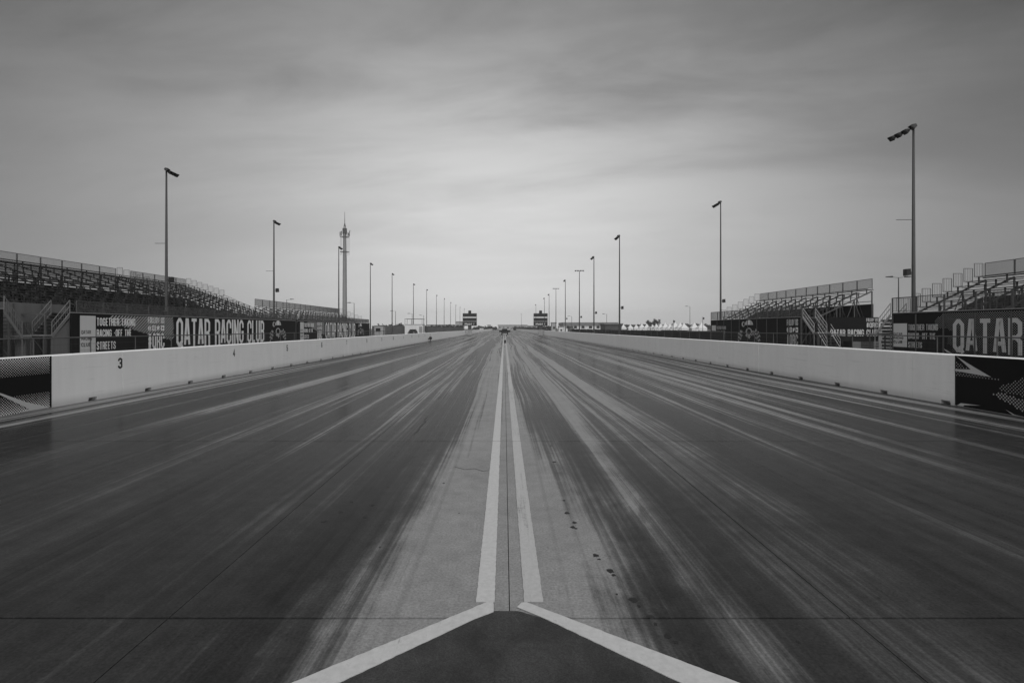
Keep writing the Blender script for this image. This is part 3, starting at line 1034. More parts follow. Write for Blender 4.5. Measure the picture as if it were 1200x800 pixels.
def icons(r, P, u0, u1, z0, z1):
    w = (u1 - u0) / 4
    h = z1 - z0
    n = .006
    q = MB()
    arc = lambda cx, cy, rx, ry, k0=0, k1=12: [(cx + rx * math.cos(2 * math.pi * k / 12), cy + ry * math.sin(2 * math.pi * k / 12)) for k in range(k0, k1)]
    # round mark with a dark f, rounded square with a ring, bird, square with a play triangle
    q.poly([P(u0 + w * (.42 + a), z0 + h * (.5 + b_), n) for a, b_ in arc(0, 0, .34, .46)])
    q.poly([P(u0 + w * (1.06 + a), z0 + h * b_, n) for a, b_ in ((0, .05), (.78, .05), (.78, .95), (0, .95))])
    bird = [(.0, .2), (.3, .12), (.6, .25), (.78, .55), (.9, .8), (.72, .78), (.6, .95), (.42, .88), (.4, .68), (.2, .75), (.04, .9), (.05, .6), (.16, .42)]
    q.poly([P(u0 + w * (2.05 + a * .9), z0 + h * b_, n) for a, b_ in bird])
    q.poly([P(u0 + w * (3.1 + a), z0 + h * b_, n) for a, b_ in ((0, .05), (.8, .05), (.8, .95), (0, .95))])
    q.build('icon_print', PRINT, r, fix=False)
    q = MB()
    q.poly([P(u0 + w * a, z0 + h * b_, n + .002) for a, b_ in ((.40, .1), (.50, .1), (.50, .8), (.60, .8), (.60, .9), (.40, .9))])
    o, i_ = arc(1.45, .5, .24, .30), arc(1.45, .5, .13, .17)
    for k in range(12):
        q.poly([P(u0 + w * a, z0 + h * b_, n + .002) for a, b_ in (o[k], o[(k + 1) % 12], i_[(k + 1) % 12], i_[k])])
    q.poly([P(u0 + w * a, z0 + h * b_, n + .002) for a, b_ in ((3.32, .24), (3.74, .5), (3.32, .76))])
    q.build('icon_print', BANNER, r, fix=False)


def banner(x, ystart, sgn, length, zb, zt, items, label, stripes=None, dotsz=None, lit=PRINT):
    """sgn = +1 when the text runs away from the camera (left side), -1 on the right side"""
    nx = 1 if x < 0 else -1
    r = thing('banner', label, 'banner', (0, 0, 0), 'printed banners along the grandstands')
    q = MB()
    q.box(x, x - nx * .03, ystart, ystart + sgn * length, zb, zt)
    q.build('banner_sheet', BANNER, r)
    q = MB()
    q.box(x + nx * .02, x - nx * .05, ystart, ystart + sgn * length, zt + .002, zt + .055)
    q.build('top_rail', GALV, r)
    P = lambda u, z, n=0.0: Vector((x + nx * (.003 + n), ystart + sgn * u, z))
    U, V, Nn = Vector((0, sgn, 0)), Vector((0, 0, 1)), Vector((nx, 0, 0))
    for it in items:
        k = it[0]
        if k == 'panel':
            _, u0, u1, z0, z1 = it
            q = MB(); rect(q, P, u0, u1, z0, z1, .001)
            q.build('pale_panel', PANELW, r, fix=False)
            q = MB()
            hh = (z1 - z0)
            for j, t in enumerate(('QATAR', 'RACING', 'CLUB')):
                text(q, t, P(u0 + .08 * (u1 - u0), z0 + hh * (.50 - .17 * j), .004), U, V, Nn, hh * .10, (u1 - u0) * (.60 if j != 1 else .68), tr=.26, gap=.6)
            q.build('lettering', DARKPR, r, fix=False)
        elif k == 'text':
            _, s, u0, u1, z0, z1, tr, m = it
            q = MB()
            text(q, s, P(u0, z0, .006), U, V, Nn, z1 - z0, u1 - u0, tr=tr)
            q.build('lettering', m, r, fix=False)
        elif k == 'icons':
            icons(r, P, *it[1:])
        elif k == 'emblem':
            emblem(r, P, *it[1:])
        elif k == 'poly':
            q = MB(); q.poly([P(a, b_, .005) for a, b_ in it[1]])
            q.build('slash_print', it[2], r, fix=False)
    if stripes:
        u0, u1, fn = stripes
        q = MB()
        u = u0 - 3.2
        while u < u1:
            pts = []
            # stripes lean down to the right; kept inside the wedge fn(u, z)
            seg = None
            n = 26
            zs = [zb + .05 + (zt - zb - .1) * i / n for i in range(n + 1)]
            run = []
            for z in zs + [None]:
                uu = None if z is None else u + (z - zb) * 1.3
                if z is not None and u0 < uu < u1 and fn(uu, z):
                    run.append((uu, z))
                else:
                    if len(run) > 1:
                        (a, b_), (c, d) = run[0], run[-1]
                        q.poly([P(a, b_, .003), P(a + .10, b_, .003), P(c + .10, d, .003), P(c, d, .003)])
                    run = []
            u += .25
        q.build('stripe_print', PRINT_GREY, r, kind='stuff', fix=False)
    if dotsz:
        q = MB()
        u0, u1, pitch, fn = dotsz
        row = 0
        z = zb + .05
        while z < zt - .03:
            u = u0 + (pitch / 2 if row % 2 else 0)
            while u < u1:
                rr = fn(u, z)
                if rr > 0:
                    q.poly([P(u - rr, z, .002), P(u, z + rr, .002), P(u + rr, z, .002), P(u, z - rr, .002)])
                u += pitch
            z += pitch / 2
            row += 1
        q.build('halftone_print', PRINT_DIM, r, kind='stuff', fix=False)
    return r


def left_items(m):
    return [('panel', .58, 1.62, .36, 2.29),
            ('text', 'TOGETHER TAKING', 1.68, 4.62, 1.76, 2.20, .34, m), ('text', 'RACING -OFF THE', 1.68, 4.30, 1.16, 1.57, .34, m),
            ('text', 'STREETS', 1.68, 3.05, .46, .90, .34, m),
            ('text', 'FOLLOW US', 5.72, 7.28, 1.95, 2.33, .34, m), ('icons', 5.70, 7.30, 1.46, 1.82), ('text', '#QRC', 5.72, 7.28, .36, 1.30, .34, m),
            ('text', 'QATAR RACING CLUB', 8.5, 21.25, .38, 2.32, .31, m),
            ('emblem', 22.2, 4.0, .36, 2.05)]


def wedge(u, z):
    return z > 1.95 - (u - 2.3) * .21 and u - 2.3 > (2.3 - z) * .5


banner(-22.0, 26.4, 1, 28.4, .10, 2.40, left_items(PRINT), 'long black banner with large white lettering below the nearest left grandstand', stripes=(2.6, 8.2, wedge))
banner(-22.0, 55.5, 1, 29.4, .10, 2.40, left_items(PRINT), 'black lettered banner farther along on the left, below the low stand', stripes=(2.6, 8.2, wedge))
r_ = banner(-22.0, 6.0, 1, 16.85, .10, 2.46, [], 'plain black banner at the left frame edge beside the grey stairs')

UR = lambda u: 30.9 - u


def dotB1(u, z):
    if 3.2 < u < 3.9 + 1.0 * (z > 1.6) and z < 1.6: return 0
    e = (z - 1.45) - (u - 3.4) * .0
    if u < 3.1: return 0
    if u < 4.4 and (1.15 < z < 1.62 - (u - 3.1) * .1): return 0
    if u < 4.2 and z < .75 + (4.2 - u) * .3: return 0
    return .014 + .010 * min(1, max(0, (z - .5) / 1.6)) if z < 2.45 - max(0, 3.6 - u) * .9 else 0


banner(23.0, 30.9, -1, 21.9, .10, 2.49,
       [('panel', .06, 1.18, .55, 1.91), ('text', 'TOGETHER TAKING', 1.27, 3.30, 1.51, 1.85, .34, PRINT_GREY), ('text', 'RACING -OFF THE', 1.27, 3.15, 1.03, 1.37, .34, PRINT_GREY),
        ('text', 'STREETS', 1.27, 2.25, .54, .87, .34, PRINT_GREY), ('text', 'QATAR RACING CLUB', 4.22, 15.6, .42, 2.09, .31, PRINT_GREY),
        ('poly', [(3.55, .62), (4.5, .2), (5.2, .12), (3.85, .40)], PRINT_GREY)],
       'black banner with dots and the large word cut off at the right frame edge', dotsz=(3.0, 12.0, .115, dotB1))
banner(23.0, 58.0, -1, 17.6, .10, 2.49,
       [('panel', .30, 1.40, .55, 1.94), ('text', 'TOGETHER TAKING', 1.5, 4.0, 1.51, 1.85, .34, PRINT_GREY), ('text', 'RACING -OFF THE', 1.5, 3.8, 1.03, 1.37, .34, PRINT_GREY),
        ('text', 'STREETS', 1.5, 2.7, .54, .87, .34, PRINT_GREY), ('emblem', 6.6, 4.9, .30, 2.15),
        ('text', 'FOLLOW US', 15.65, 17.25, 1.85, 2.34, .34, PRINT), ('icons', 15.6, 17.3, 1.28, 1.72), ('text', '#QRC', 15.65, 17.25, .28, 1.14, .34, PRINT_GREY)],
       'black banner with a helmet emblem and icon row below the second right stand')

# banner facing the camera on the end of the second right stand
r = thing('banner', 'black sign facing the camera under the scaffold end of the second right stand', 'banner', (0, 0, 0), 'printed banners along the grandstands')
q = MB(); q.box(24.9, 28.75, 40.0, 40.03, .62, 2.47)
q.build('banner_sheet', BANNER, r)
PF = lambda u, z, n=0.0: Vector((u, 39.998 - n, z))
F = ((1, 0, 0), (0, 0, 1), (0, -1, 0))
q = MB(); text(q, 'QATAR RACING CLUB', PF(25.05, 1.02, .004), *F, .52, 3.66, tr=.34)
q.build('lettering', PRINT_GREY, r, fix=False)
q = MB(); text(q, 'FOLLOW US', PF(27.82, 2.14, .004), *F, .26, .88, tr=.34)
text(q, '#QRC', PF(27.82, 1.68, .004), *F, .38, .88, tr=.34)
q.build('lettering', PRINT_GREY, r, fix=False)
q = MB(); q.box(26.7, 27.37, 39.96, 40.0, .0, .6)
q.build('pale_panel', SHEET, r)
q = MB()
for k in range(5):
    q.box(27.4, 28.75, 39.97, 40.0, .02 + .12 * k, .1 + .12 * k)
q.build('slat', STEEL, r)


# ---------------------------------------------------------------- stairs at the stand ends
def stairs(x, s, ytop, yrun, ztop, zland, label, wide=.95, lower=True, side_panel=False, m=None):
    m = m or STAIRM
    """flight along the track from (ytop, ztop) down to a landing; s = side, yrun = signed run"""
    r = thing('staircase', label, 'staircase', (x, ytop, 0), 'metal stairs up to the stands')
    sg = 1 if yrun > 0 else -1
    drop = ztop - zland
    for xx in (0, s * wide):
        q = MB()
        q.prism([(xx - .02, 0, ztop), (xx - .02, 0, ztop - .2), (xx - .02, yrun, zland - .2), (xx - .02, yrun, zland)], (.04, 0, 0))
        q.build('stringer', m, r)
        q = MB()
        for hz in (.62, .32):
            q.bar((xx, 0, ztop + hz), (xx, yrun, zland + hz), .018, 4)
        q.bar((xx, 0, ztop - .1), (xx, 0, ztop + .62), .022, 4)
        q.bar((xx, yrun, -.06), (xx, yrun, zland + .62), .022, 4)
        nb = 8
        for k in range(1, nb):
            f = k / nb
            q.bar((xx, yrun * f, ztop - drop * f), (xx, yrun * f, ztop - drop * f + .62), .008, 3)
        q.build('handrail', m, r)
    n = 6
    for k in range(n):
        f = (k + .5) / n
        q = MB()
        q.box(0 + .02 * s, s * (wide - .02), yrun * f - .1, yrun * f + .1, ztop - drop * (k + 1) / (n + 1) - .03, ztop - drop * (k + 1) / (n + 1))
        q.build('tread', PLANK, r)
    yl = yrun + sg * .45
    q = MB(); q.box(-.03 * s, s * (wide + .03), yrun, yl, zland - .07, zland)
    q.build('landing', GALV, r)
    for xx in (0, s * wide):
        q = MB(); q.box(xx - .03, xx + .03, yl - .03, yl + .03, -.06, zland - .07)
        q.build('leg', STEEL, r)
    if lower:
        # lower flight turns away from the track side
        zz = zland
        for k in range(5):
            q = MB()
            q.box(.02 * s, s * (wide - .02), yl + sg * .22 * k, yl + sg * (.22 * k + .22), zz - .22 * (k + 1) - .03, zz - .22 * (k + 1))
            q.build('tread', PLANK, r)
        for xx in (0, s * wide):
            q = MB()
            q.bar((xx, yl, zland + .6), (xx, yl + sg * 1.1, zland - 1.1 + .6), .018, 4)
            q.bar((xx, yl, zland + .3), (xx, yl + sg * 1.1, zland - 1.1 + .3), .014, 4)
            q.bar((xx, yl, zland), (xx, yl + sg * 1.1, zland - 1.1), .03, 4)
            q.bar((xx, yl + sg * 1.1, -.06), (xx, yl + sg * 1.1, .8), .02, 4)
            q.build('handrail', m, r)
    if side_panel:
        q = MB()
        q.prism([(-.06, .12, 0), (-.06, .12, ztop - .3), (-.06, yrun, zland - .25), (-.06, yrun, 0)], (.02, 0, 0))
        q.build('side_panel', SHEET, r)
    return r


stairs(-22.05, -1, 22.95, .85, 2.43, 1.30, 'steel stair at the left frame edge descending towards the grey panel', lower=False, m=STAIRD)
stairs(-22.05, -1, 26.42, -1.05, 2.43, 1.32, 'steel stair left of the pale banner panel with a grey side sheet', lower=False, side_panel=True, m=STAIRD)
stairs(23.0, 1, 40.1, -1.45, 2.55, 1.34, 'pale steel stair at the open end of the second right stand')
stairs(23.0, 1, 31.0, 1.3, 2.5, 1.32, 'steel stair left of the nearest right banner', lower=False)

# grey sheet screen between the two left stairs
r = thing('sheet_screen', 'plain grey sheet screen between the two left stairs', 'screen', (-23.25, 23.0, 0))
for k in range(3):
    q = MB(); q.box(-.02, .02, .1 + 1.5 * k, .1 + 1.5 * k + 1.49, .0, 2.86)
    q.build('panel', SHEET, r)
q = MB()
for k in range(4):
    q.box(.02, .06, .08 + 1.5 * k, .13 + 1.5 * k, -.06, 2.8)
q.build('frame', STEEL, r)
# low balustrade in front of it
q = MB()
r = thing('balustrade', 'low barred balustrade between the two left stairs', 'railing', (-23.1, 24.2, 0))
q = MB()
q.bar((0, 0, 1.9), (0, 1.1, 1.9), .02, 4); q.bar((0, 0, .9), (0, 1.1, .9), .02, 4)
q.build('rail', STEEL, r)
q = MB(); q.bar((0, 0, -.06), (0, 0, 1.9), .012, 4)
me = q.mesh('baluster', STEEL)
for k in range(9):
    link('baluster', me, r, (0, 1.1 * k / 8, 0))
r = thing('utility_cabinet', 'small grey utility cabinet standing below the left stairs', 'cabinet', (-22.6, 24.5, -.06))
q = MB(); q.box(-.25, .25, -.2, .2, .06, 1.25); q.build('body', SHEET, r)
q = MB(); q.box(.25, .262, -.17, .17, .12, 1.15); q.build('door', FENCEM, r)
q = MB(); q.box(-.28, .28, -.23, .23, 0, .06); q.build('plinth', CONC, r)

# stacked slatted pallets right of the camera-facing sign
pal = None
for k in range(9):
    if pal is None:
        r = pal = thing('pallet', '', 'pallet', (29.6, 39.2, -.06), 'pallets stacked behind the right stairs')
        for i in range(6):
            q = MB(); q.box(-.75, .75, -.6 + .21 * i, -.6 + .21 * i + .15, .16, .19); q.build('slat', GALV, r)
        for i in range(3):
            q = MB(); q.box(-.75 + .68 * i, -.75 + .68 * i + .12, -.6, .6, .0, .158); q.build('bearer', STEEL, r)
    else:
        r = dup_tree(pal)
        r.location = (29.6 + random.uniform(-.06, .06), 39.2 + random.uniform(-.05, .05), -.06 + .27 * k)
    if k in (0, 8):
        r['label'] = 'grey slatted pallet, %s of the stack behind the right stairs' % ('lowest' if k == 0 else 'topmost')
    else:
        r['label'] = 'grey slatted pallet, %s from the bottom of the stack behind right stairs' % ORD[k]


# ---------------------------------------------------------------- floodlight masts
def lamp_geo(q, c, yaw, tilt, s=1.0):
    """shallow flood lamp: tapered housing with a visor, aimed along yaw and tipped down"""
    R = Matrix.Translation(Vector(c)) @ Matrix.Rotation(yaw, 4, 'Z') @ Matrix.Rotation(tilt, 4, 'Y')
    w, h = .18 * s, .18 * s
    vs = [(-.12 * s, -w * .5, -h * .5), (-.12 * s, w * .5, -h * .5), (-.12 * s, w * .5, h * .5), (-.12 * s, -w * .5, h * .5),
          (.16 * s, -w, -h), (.16 * s, w, -h), (.16 * s, w, h), (.16 * s, -w, h),
          (.30 * s, -w * .9, h * .95), (.30 * s, w * .9, h * .95)]
    q.add([R @ Vector(v) for v in vs], [(0, 1, 2, 3), (0, 4, 5, 1), (1, 5, 6, 2), (2, 6, 7, 3), (3, 7, 4, 0), (4, 7, 6, 5), (7, 8, 9, 6), (4, 8, 7), (5, 6, 9)])


def floodlight(x, y, h, label, cross=False, near=True, speaker=True, zs=3.9):
    r = thing('floodlight_mast', label, 'floodlight', (x, y, -.06), 'floodlight masts in rows along the track')
    s = 1 if x > 0 else -1
    q = MB()
    q.lathe((0, 0, 0), [(.24, 0), (.24, .04), (.115, .05), (.112, 1.2), (.055, h)], 10)
    q.build('pole', POLEM, r, smooth=True)
    q = MB()
    if cross:
        q.bar((-.8, 0, h), (.8, 0, h + .0), .04, 4)
    else:
        ln = 1.75 if s > 0 else 1.15
        q.bar((0, -.2, h + .02), (0, ln - .1, h - .02), .035, 4)
    q.build('crossarm', LAMPM, r)
    for k in range(4):
        q = MB()
        if cross:
            c = (-.66 + .44 * k, 0, h - .02)
            lamp_geo(q, c, 0 if k > 1 else math.pi, math.radians(28), .75)
        else:
            c = (-s * .06, -.14 + (ln - .1) / 3 * k, h + (.06 if k == 0 else -.02))
            lamp_geo(q, c, (math.pi if s > 0 else 0) + .35 * s * (k - 1.5) * .4, math.radians(30), (.84 if s > 0 else .7))
        q.build('lamp', LAMPM, r)
    if near:
        q = MB()
        q.bar((0, 0, h * .60), (-s * 1.0 if s > 0 else -s * -.8, 0, h * .60), .02, 4)
        q.build('bracket_arm', POLEM, r)
    if speaker:
        q = MB()
        zz = zs
        xx = -.36 if (s > 0 and near) else .36
        q.bar((0, 0, zz), (xx * .6, 0, zz), .03, 4)
        q.prism([(xx - .14, -.14, zz - .19), (xx + .13, -.14, zz - .16), (xx + .10, -.14, zz + .21), (xx - .14, -.14, zz + .19)], (0, .28, 0))
        q.build('loudspeaker', BLACK, r)
    return r


LP = [(195, 200), (321, 260), (397, 290), (434, 309), (459.5, 321), (484.5, 333), (500, 339.5), (511.5, 346), (520.5, 350), (528, 354.5), (534, 357.5), (539, 360), (544, 362)]
for i, (u, v) in enumerate(LP):
    d = 610 * 23.6 / (591 - u)
    h = CAM_H + (384.5 - v) / 610 * d + .06
    lab = ['tall floodlight mast rising through the nearest left grandstand', 'tall floodlight mast in front of the low left grandstand',
           'tall floodlight mast just left of the telecom tower', 'tall floodlight mast right of the telecom tower at the end of the left stands',
           'tall floodlight mast left of the white cabin', 'tall floodlight mast rising behind the white cabin'][i] if i < 6 else '%s floodlight mast from the camera in the row left of the track' % ORD[i]
    floodlight(-23.6, d, h, lab, near=i < 2, speaker=i < 2, zs=CAM_H + (384.5 - (327 if i == 0 else 339.5)) / 610 * d)
RP = [(1070.5, 150, 23.7), (844.5, 237.5, 23.75), (726, 277, 14.3), (696, 301.5, 14.3), (679, 317, 14.3), (662.5, 328.5, 14.3), (651.5, 338, 14.3), (643.5, 345, 14.3), (638, 349.5, 14.3), (628, 357, 14.3), (611, 368, 14.3)]
for i, (u, v, X) in enumerate(RP):
    d = 610 * X / (u - 591)
    if i == 9: d, X = 230, 230 * 37 / 610
    if i == 10: d, X = 330, 330 * 20 / 610
    h = CAM_H + (384.5 - v) / 610 * d + .06
    lab = ['tallest looking floodlight mast beside the nearest right grandstand', 'floodlight mast at the far end of the second right grandstand',
           'floodlight mast behind the right wall just left of the white tents'][i] if i < 3 else '%s floodlight mast from the camera in the row right of the track' % ORD[i]
    floodlight(X, d, h, lab, cross=i in (4, 6), near=i == 0, speaker=i < 6, zs=CAM_H + (384.5 - (318, 352, 360, 366, 371, 373)[min(i, 5)]) / 610 * d)

# ---------------------------------------------------------------- small street lamps behind the stands
SL = [(241, 329, 80, 1, 'beyond the nearest left stand', None), (336, 351, 130, 1, 'above the low left stand', None), (415, 355, 130, -1, 'right of the telecom tower', None),
      (463.5, 364.5, 170, -1, 'between two masts left of the white cabin', None), (483, 367.5, 190, -1, 'behind the white cabin', None), (496.5, 369.5, 200, -1, 'right of the white cabin', None),
      (808.5, 359, 190, 0, 'behind the row of white tents', None), (1053, 325, 75, 2, 'left of the nearest right mast behind the right stands', None), (711, 368, 200, 0, 'left of the row of white tents', None),
      (670, 370.5, 220, 0, 'above the pale warehouse roof', None)]
for (u, v, d, kind, where, _) in SL[1:]:
    x = (u - 591) / 610 * d
    h = CAM_H + (384.5 - v) / 610 * d
    r = thing('street_lamp', 'slim street lamp ' + where, 'street lamp', (x, d, -.06), 'slim street lamps behind the stands')
    q = MB(); q.lathe((0, 0, 0), [(.12, 0), (.10, .3), (.06, h + .06)], 8); q.build('pole', POLEM, r)
    for sgn in ((1,) if kind == 1 else (-1,) if kind in (-1, 0) else (-1, 1)):
        q = MB(); q.bar((0, 0, h), (sgn * 1.0, 0, h + .12), .035, 4); q.build('arm', POLEM, r)
        q = MB()
        x0, x1 = sgn * .9, sgn * 1.75
        q.prism([(x0, -.16, h + .05), (x1, -.12, h + .1), (x1, -.12, h + .2), (x0, -.16, h + .26)], (0, .3, 0))
        q.build('lamp_head', LAMPM, r)

# ---------------------------------------------------------------- telecom tower
d = 180.0
x = (404 - 591) / 610 * d
zz = lambda v: CAM_H + (384.5 - v) / 610 * d
r = thing('telecom_tower', 'tall grey telecom tower with two antenna rings behind the left stands', 'tower', (x, d, -.06))
q = MB(); q.lathe((0, 0, 0), [(1.0, 0), (.8, 4), (.64, zz(300)), (.54, zz(276)), (.42, zz(265))], 14); q.build('mast', MASTM, r, smooth=True)
for v, rad in ((277.5, 1.55), (295, 1.55)):
    q = MB()
    z = zz(v)
    for k in range(16):
        a, b_ = 2 * math.pi * k / 16, 2 * math.pi * (k + 1) / 16
        for rr in (rad, .75):
            q.bar((rr * math.cos(a), rr * math.sin(a), z), (rr * math.cos(b_), rr * math.sin(b_), z), .06, 4)
        if k % 2 == 0:
            q.bar((.5 * math.cos(a), .5 * math.sin(a), z), (rad * math.cos(a), rad * math.sin(a), z), .05, 4)
    q.build('platform', STEEL, r)
for k in range(6):
    a = 2 * math.pi * k / 6 + .05
    cx, cy = 1.5 * math.cos(a), 1.5 * math.sin(a)
    q = MB(); q.bar((cx, cy, zz(299)), (cx, cy, zz(271)), .05, 4); q.build('antenna_pole', GALV, r)
    q = MB(); q.box(cx * 1.05 - .12, cx * 1.05 + .12, cy * 1.05 - .12, cy * 1.05 + .12, zz(276.5), zz(271.5)); q.build('antenna_panel', STEEL_DK if k % 2 else STEEL, r)
q = MB(); q.lathe((0, 0, zz(265)), [(.42, 0), (.30, .3), (.10, 1.2), (.05, zz(248) - zz(265))], 8); q.build('spire', STEEL, r)
q = MB()
q.box(-.62, .62, -.55, .55, zz(274), zz(267.5)); q.build('equipment_box', STEEL, r)
q = MB(); q.prism([(1.5, -.9, zz(275)), (1.95, -.9, zz(270)), (2.05, -.9, zz(270.2)), (1.62, -.9, zz(276))], (0, .5, 0)); q.build('dish', GALV, r)


# ---------------------------------------------------------------- scoreboards
def scoreboard(xc, label):
    r = thing('scoreboard', label, 'scoreboard', (xc, 124.0, 0), 'pair of timing scoreboards at the far end of the track')
    q = MB()
    q.prism([(-.55, -.4, .003), (.55, -.4, .003), (.48, -.35, 1.25), (-.48, -.35, 1.25)], (0, .75, 0)); q.build('pedestal', CONC, r)
    q = MB(); q.box(-.42, .42, -.18, .22, 1.25, 2.3); q.build('cabinet', STEEL_DK, r)
    for zb, zt in ((4.37, 5.13), (3.32, 4.07)):
        q = MB(); q.box(-1.62, 1.62, -.18, .18, zb, zt); p = q.build('display_panel', BLACK, r)
        q = MB()
        for k in range(6):
            q.box(-1.45 + .5 * k, -1.05 + .5 * k, -.195, -.18, zb + .12, zt - .12)
        q.build('digit_window', DARKPR, p)
    q = MB(); q.box(-1.62, 1.62, -.18, .18, 2.24, 3.2); p = q.build('sign_panel', BLACK, r)
    q = MB(); text(q, 'Mobil 1', (-1.25, -.19, 2.42), (1, 0, 0), (0, 0, 1), (0, -1, 0), .46, 2.3, tr=.30, slant=.22)
    q.build('lettering', PRINT_GREY, p, fix=False)
    q = MB()
    for xx in (-1.66, 1.66):
        q.bar((xx, .0, 2.24), (xx, .0, 5.15), .05, 4)
    for z in (5.16, 4.22, 3.26, 2.22):
        q.bar((-1.66, 0, z), (1.66, 0, z), .05, 4)
    q.bar((0, 0, 5.1), (0, 0, 5.3), .08, 4)
    q.build('frame', GALV, r)
    q = MB(); q.prism([(-.34, -.2, 5.2), (.34, -.2, 5.2), (.34, -.2, 5.72), (.30, -.2, 5.84), (-.30, -.2, 5.84), (-.34, -.2, 5.72)], (0, .4, 0)); q.build('top_box', BLACK, r)


scoreboard(-8.23, 'black two line scoreboard on a grey pedestal, far left of the track')
scoreboard(8.64, 'black two line scoreboard on a grey pedestal, far right of the track')

# ---------------------------------------------------------------- timing block, sensor, vehicles
r = thing('timing_block', 'small black foam timing block standing on the centre line far ahead', 'marker block', (.08, 57.0, .006))
q = MB(); q.prism([(-.12, -.1, 0), (.12, -.1, 0), (.10, -.1, .34), (-.10, -.1, .34)], (0, .2, 0)); q.build('block', BLACK, r)
q = MB(); q.box(-.15, .15, -.13, .13, -.003, .02); q.build('base', BLACK, r)

r = thing('beam_sensor', 'small dark timing sensor on the track beside the left wall', 'sensor', (-9.02, 63.5, .002))
q = MB(); q.lathe((0, 0, 0), [(.24, 0), (.24, .04), (.05, .06), (.04, .3)], 8); q.build('stand', BLACK, r)
q = MB(); q.prism([(-.16, -.15, .25), (.16, -.15, .25), (.2, -.15, .5), (.05, -.15, .62), (-.12, -.15, .58)], (0, .3, 0)); q.build('housing', BLACK, r)
q = MB(); q.prism([(-.4, -.04, .33), (-.16, -.04, .27), (-.16, -.04, .42), (-.36, -.04, .43)], (0, .08, 0)); q.build('bracket', STEEL, r)

r = thing('maintenance_vehicle', 'dark low maintenance vehicle standing across the track centre far away', 'vehicle', (.1, 133.0, .002))
q = MB(); q.prism([(-1.4, -.7, .62), (1.4, -.7, .62), (1.45, -.7, 1.0), (1.3, -.7, 1.12), (-1.3, -.7, 1.12), (-1.45, -.7, 1.0)], (0, 2.6, 0)); q.build('body', CARM, r)
q = MB(); q.prism([(-.7, -.4, 1.12), (.7, -.4, 1.12), (.6, -.4, 1.5), (-.6, -.4, 1.5)], (0, 1.5, 0)); q.build('cab', CARM, r)
q = MB(); q.prism([(-.55, -.402, 1.17), (.55, -.402, 1.17), (.5, -.402, 1.44), (-.5, -.402, 1.44)], (0, -.006, 0)); q.build('window', GLASS, r)
for xx in (-.85, .62):
    for yy in (-.2, 1.4):
        q = MB()
        for k in range(14):
            pass
        ring = [(xx, yy + .36 * math.cos(2 * math.pi * k / 14), .36 + .36 * math.sin(2 * math.pi * k / 14)) for k in range(14)]
        q.prism(ring, (.26, 0, 0)); q.build('wheel', TYRE, r)
q = MB(); q.box(-.6, .6, -.95, -.72, .3, .62); q.build('rear_scraper', STEEL_DK, r)


def car(x, y, label):
    r = thing('parked_car', label, 'car', (x, y, -.06), rz=0)
    q = MB()
    sec = [(-2.15, .62, .72, .70), (-1.9, .50, .82, .82), (-.9, .42, .98, .86), (-.2, .42, 1.0, .86), (1.3, .42, 1.02, .86), (2.0, .5, 1.0, .82), (2.2, .62, .85, .74)]
    vs, fs = [], []
    for (yy, zb, zt, w) in sec:
        vs += [(-w, yy, zb - .2), (w, yy, zb - .2), (w * 1.02, yy, (zb + zt) / 2), (w * .92, yy, zt), (-w * .92, yy, zt), (-w * 1.02, yy, (zb + zt) / 2)]
    for k in range(len(sec) - 1):
        for i in range(6):
            fs.append((k * 6 + i, k * 6 + (i + 1) % 6, k * 6 + 6 + (i + 1) % 6, k * 6 + 6 + i))
    fs += [(5, 4, 3, 2, 1, 0), tuple(36 + i for i in range(6))]
    q.add(vs, fs); q.build('body', CARM, r, smooth=False)
    q = MB()
    q.add([(-.78, -.9, .98), (.78, -.9, .98), (.78, 1.6, 1.02), (-.78, 1.6, 1.02), (-.60, -.25, 1.44), (.60, -.25, 1.44), (.60, .9, 1.44), (-.60, .9, 1.44)],
          [(4, 5, 6, 7), (0, 1, 5, 4), (1, 2, 6, 5), (2, 3, 7, 6), (3, 0, 4, 7)])
    q.build('roof', CARM, r)
    q = MB(); q.add([(-.66, -.84, 1.03), (.66, -.84, 1.03), (.54, -.33, 1.40), (-.54, -.33, 1.40)], [(0, 1, 2, 3)]); q.v = [(a, b_ - .012, c + .012) for a, b_, c in q.v]; q.build('windscreen', GLASS, r)
    for xx in (-.62, .62):
        q = MB(); q.box(xx - .16, xx + .16, -2.16, -2.02, .66, .78); q.build('headlight', LENS, r)
    for xx in (-.88, .66):
        for yy in (-1.35, 1.35):
            q = MB()
            q.prism([(xx, yy + .32 * math.cos(2 * math.pi * k / 14), .32 + .32 * math.sin(2 * math.pi * k / 14)) for k in range(14)], (.22, 0, 0)); q.build('wheel', TYRE, r)


car(-21.3, 121.0, 'dark car parked in front of the white cabin behind the left wall')

# white cabin with an open steel frame on its roof
r = thing('cabin', 'white box cabin with an open steel frame on its roof behind the left wall', 'cabin', (-22.0, 126.5, -.06))
q = MB(); q.box(-2.2, 2.2, 0, 3, 0, 2.55); q.build('wall', BLDW, r)
q = MB(); q.box(-2.26, 2.26, -.06, 3.06, 2.552, 2.66); q.build('roof', CONC, r)
q = MB()
for xx in (-2.15, -.6, 2.0):
    q.bar((xx, .05, 2.6), (xx, .05, 3.95), .05, 4); q.bar((xx, 2.9, 2.6), (xx, 2.9, 3.95), .05, 4)
for yy in (.05, 2.9):
    q.bar((-2.2, yy, 3.95), (2.2, yy, 3.95), .07, 4)
q.bar((-2.15, .05, 3.95), (-2.15, 2.9, 3.95), .05, 4)
q.build('roof_frame', STEEL, r)
q = MB(); q.box(1.3, 2.05, -.02, 0, .1, 2.1); q.build('door', CONC, r)
r = thing('kiosk', 'small pale kiosk at the far end of the left stands', 'kiosk', (-21.6, 89.5, -.06))
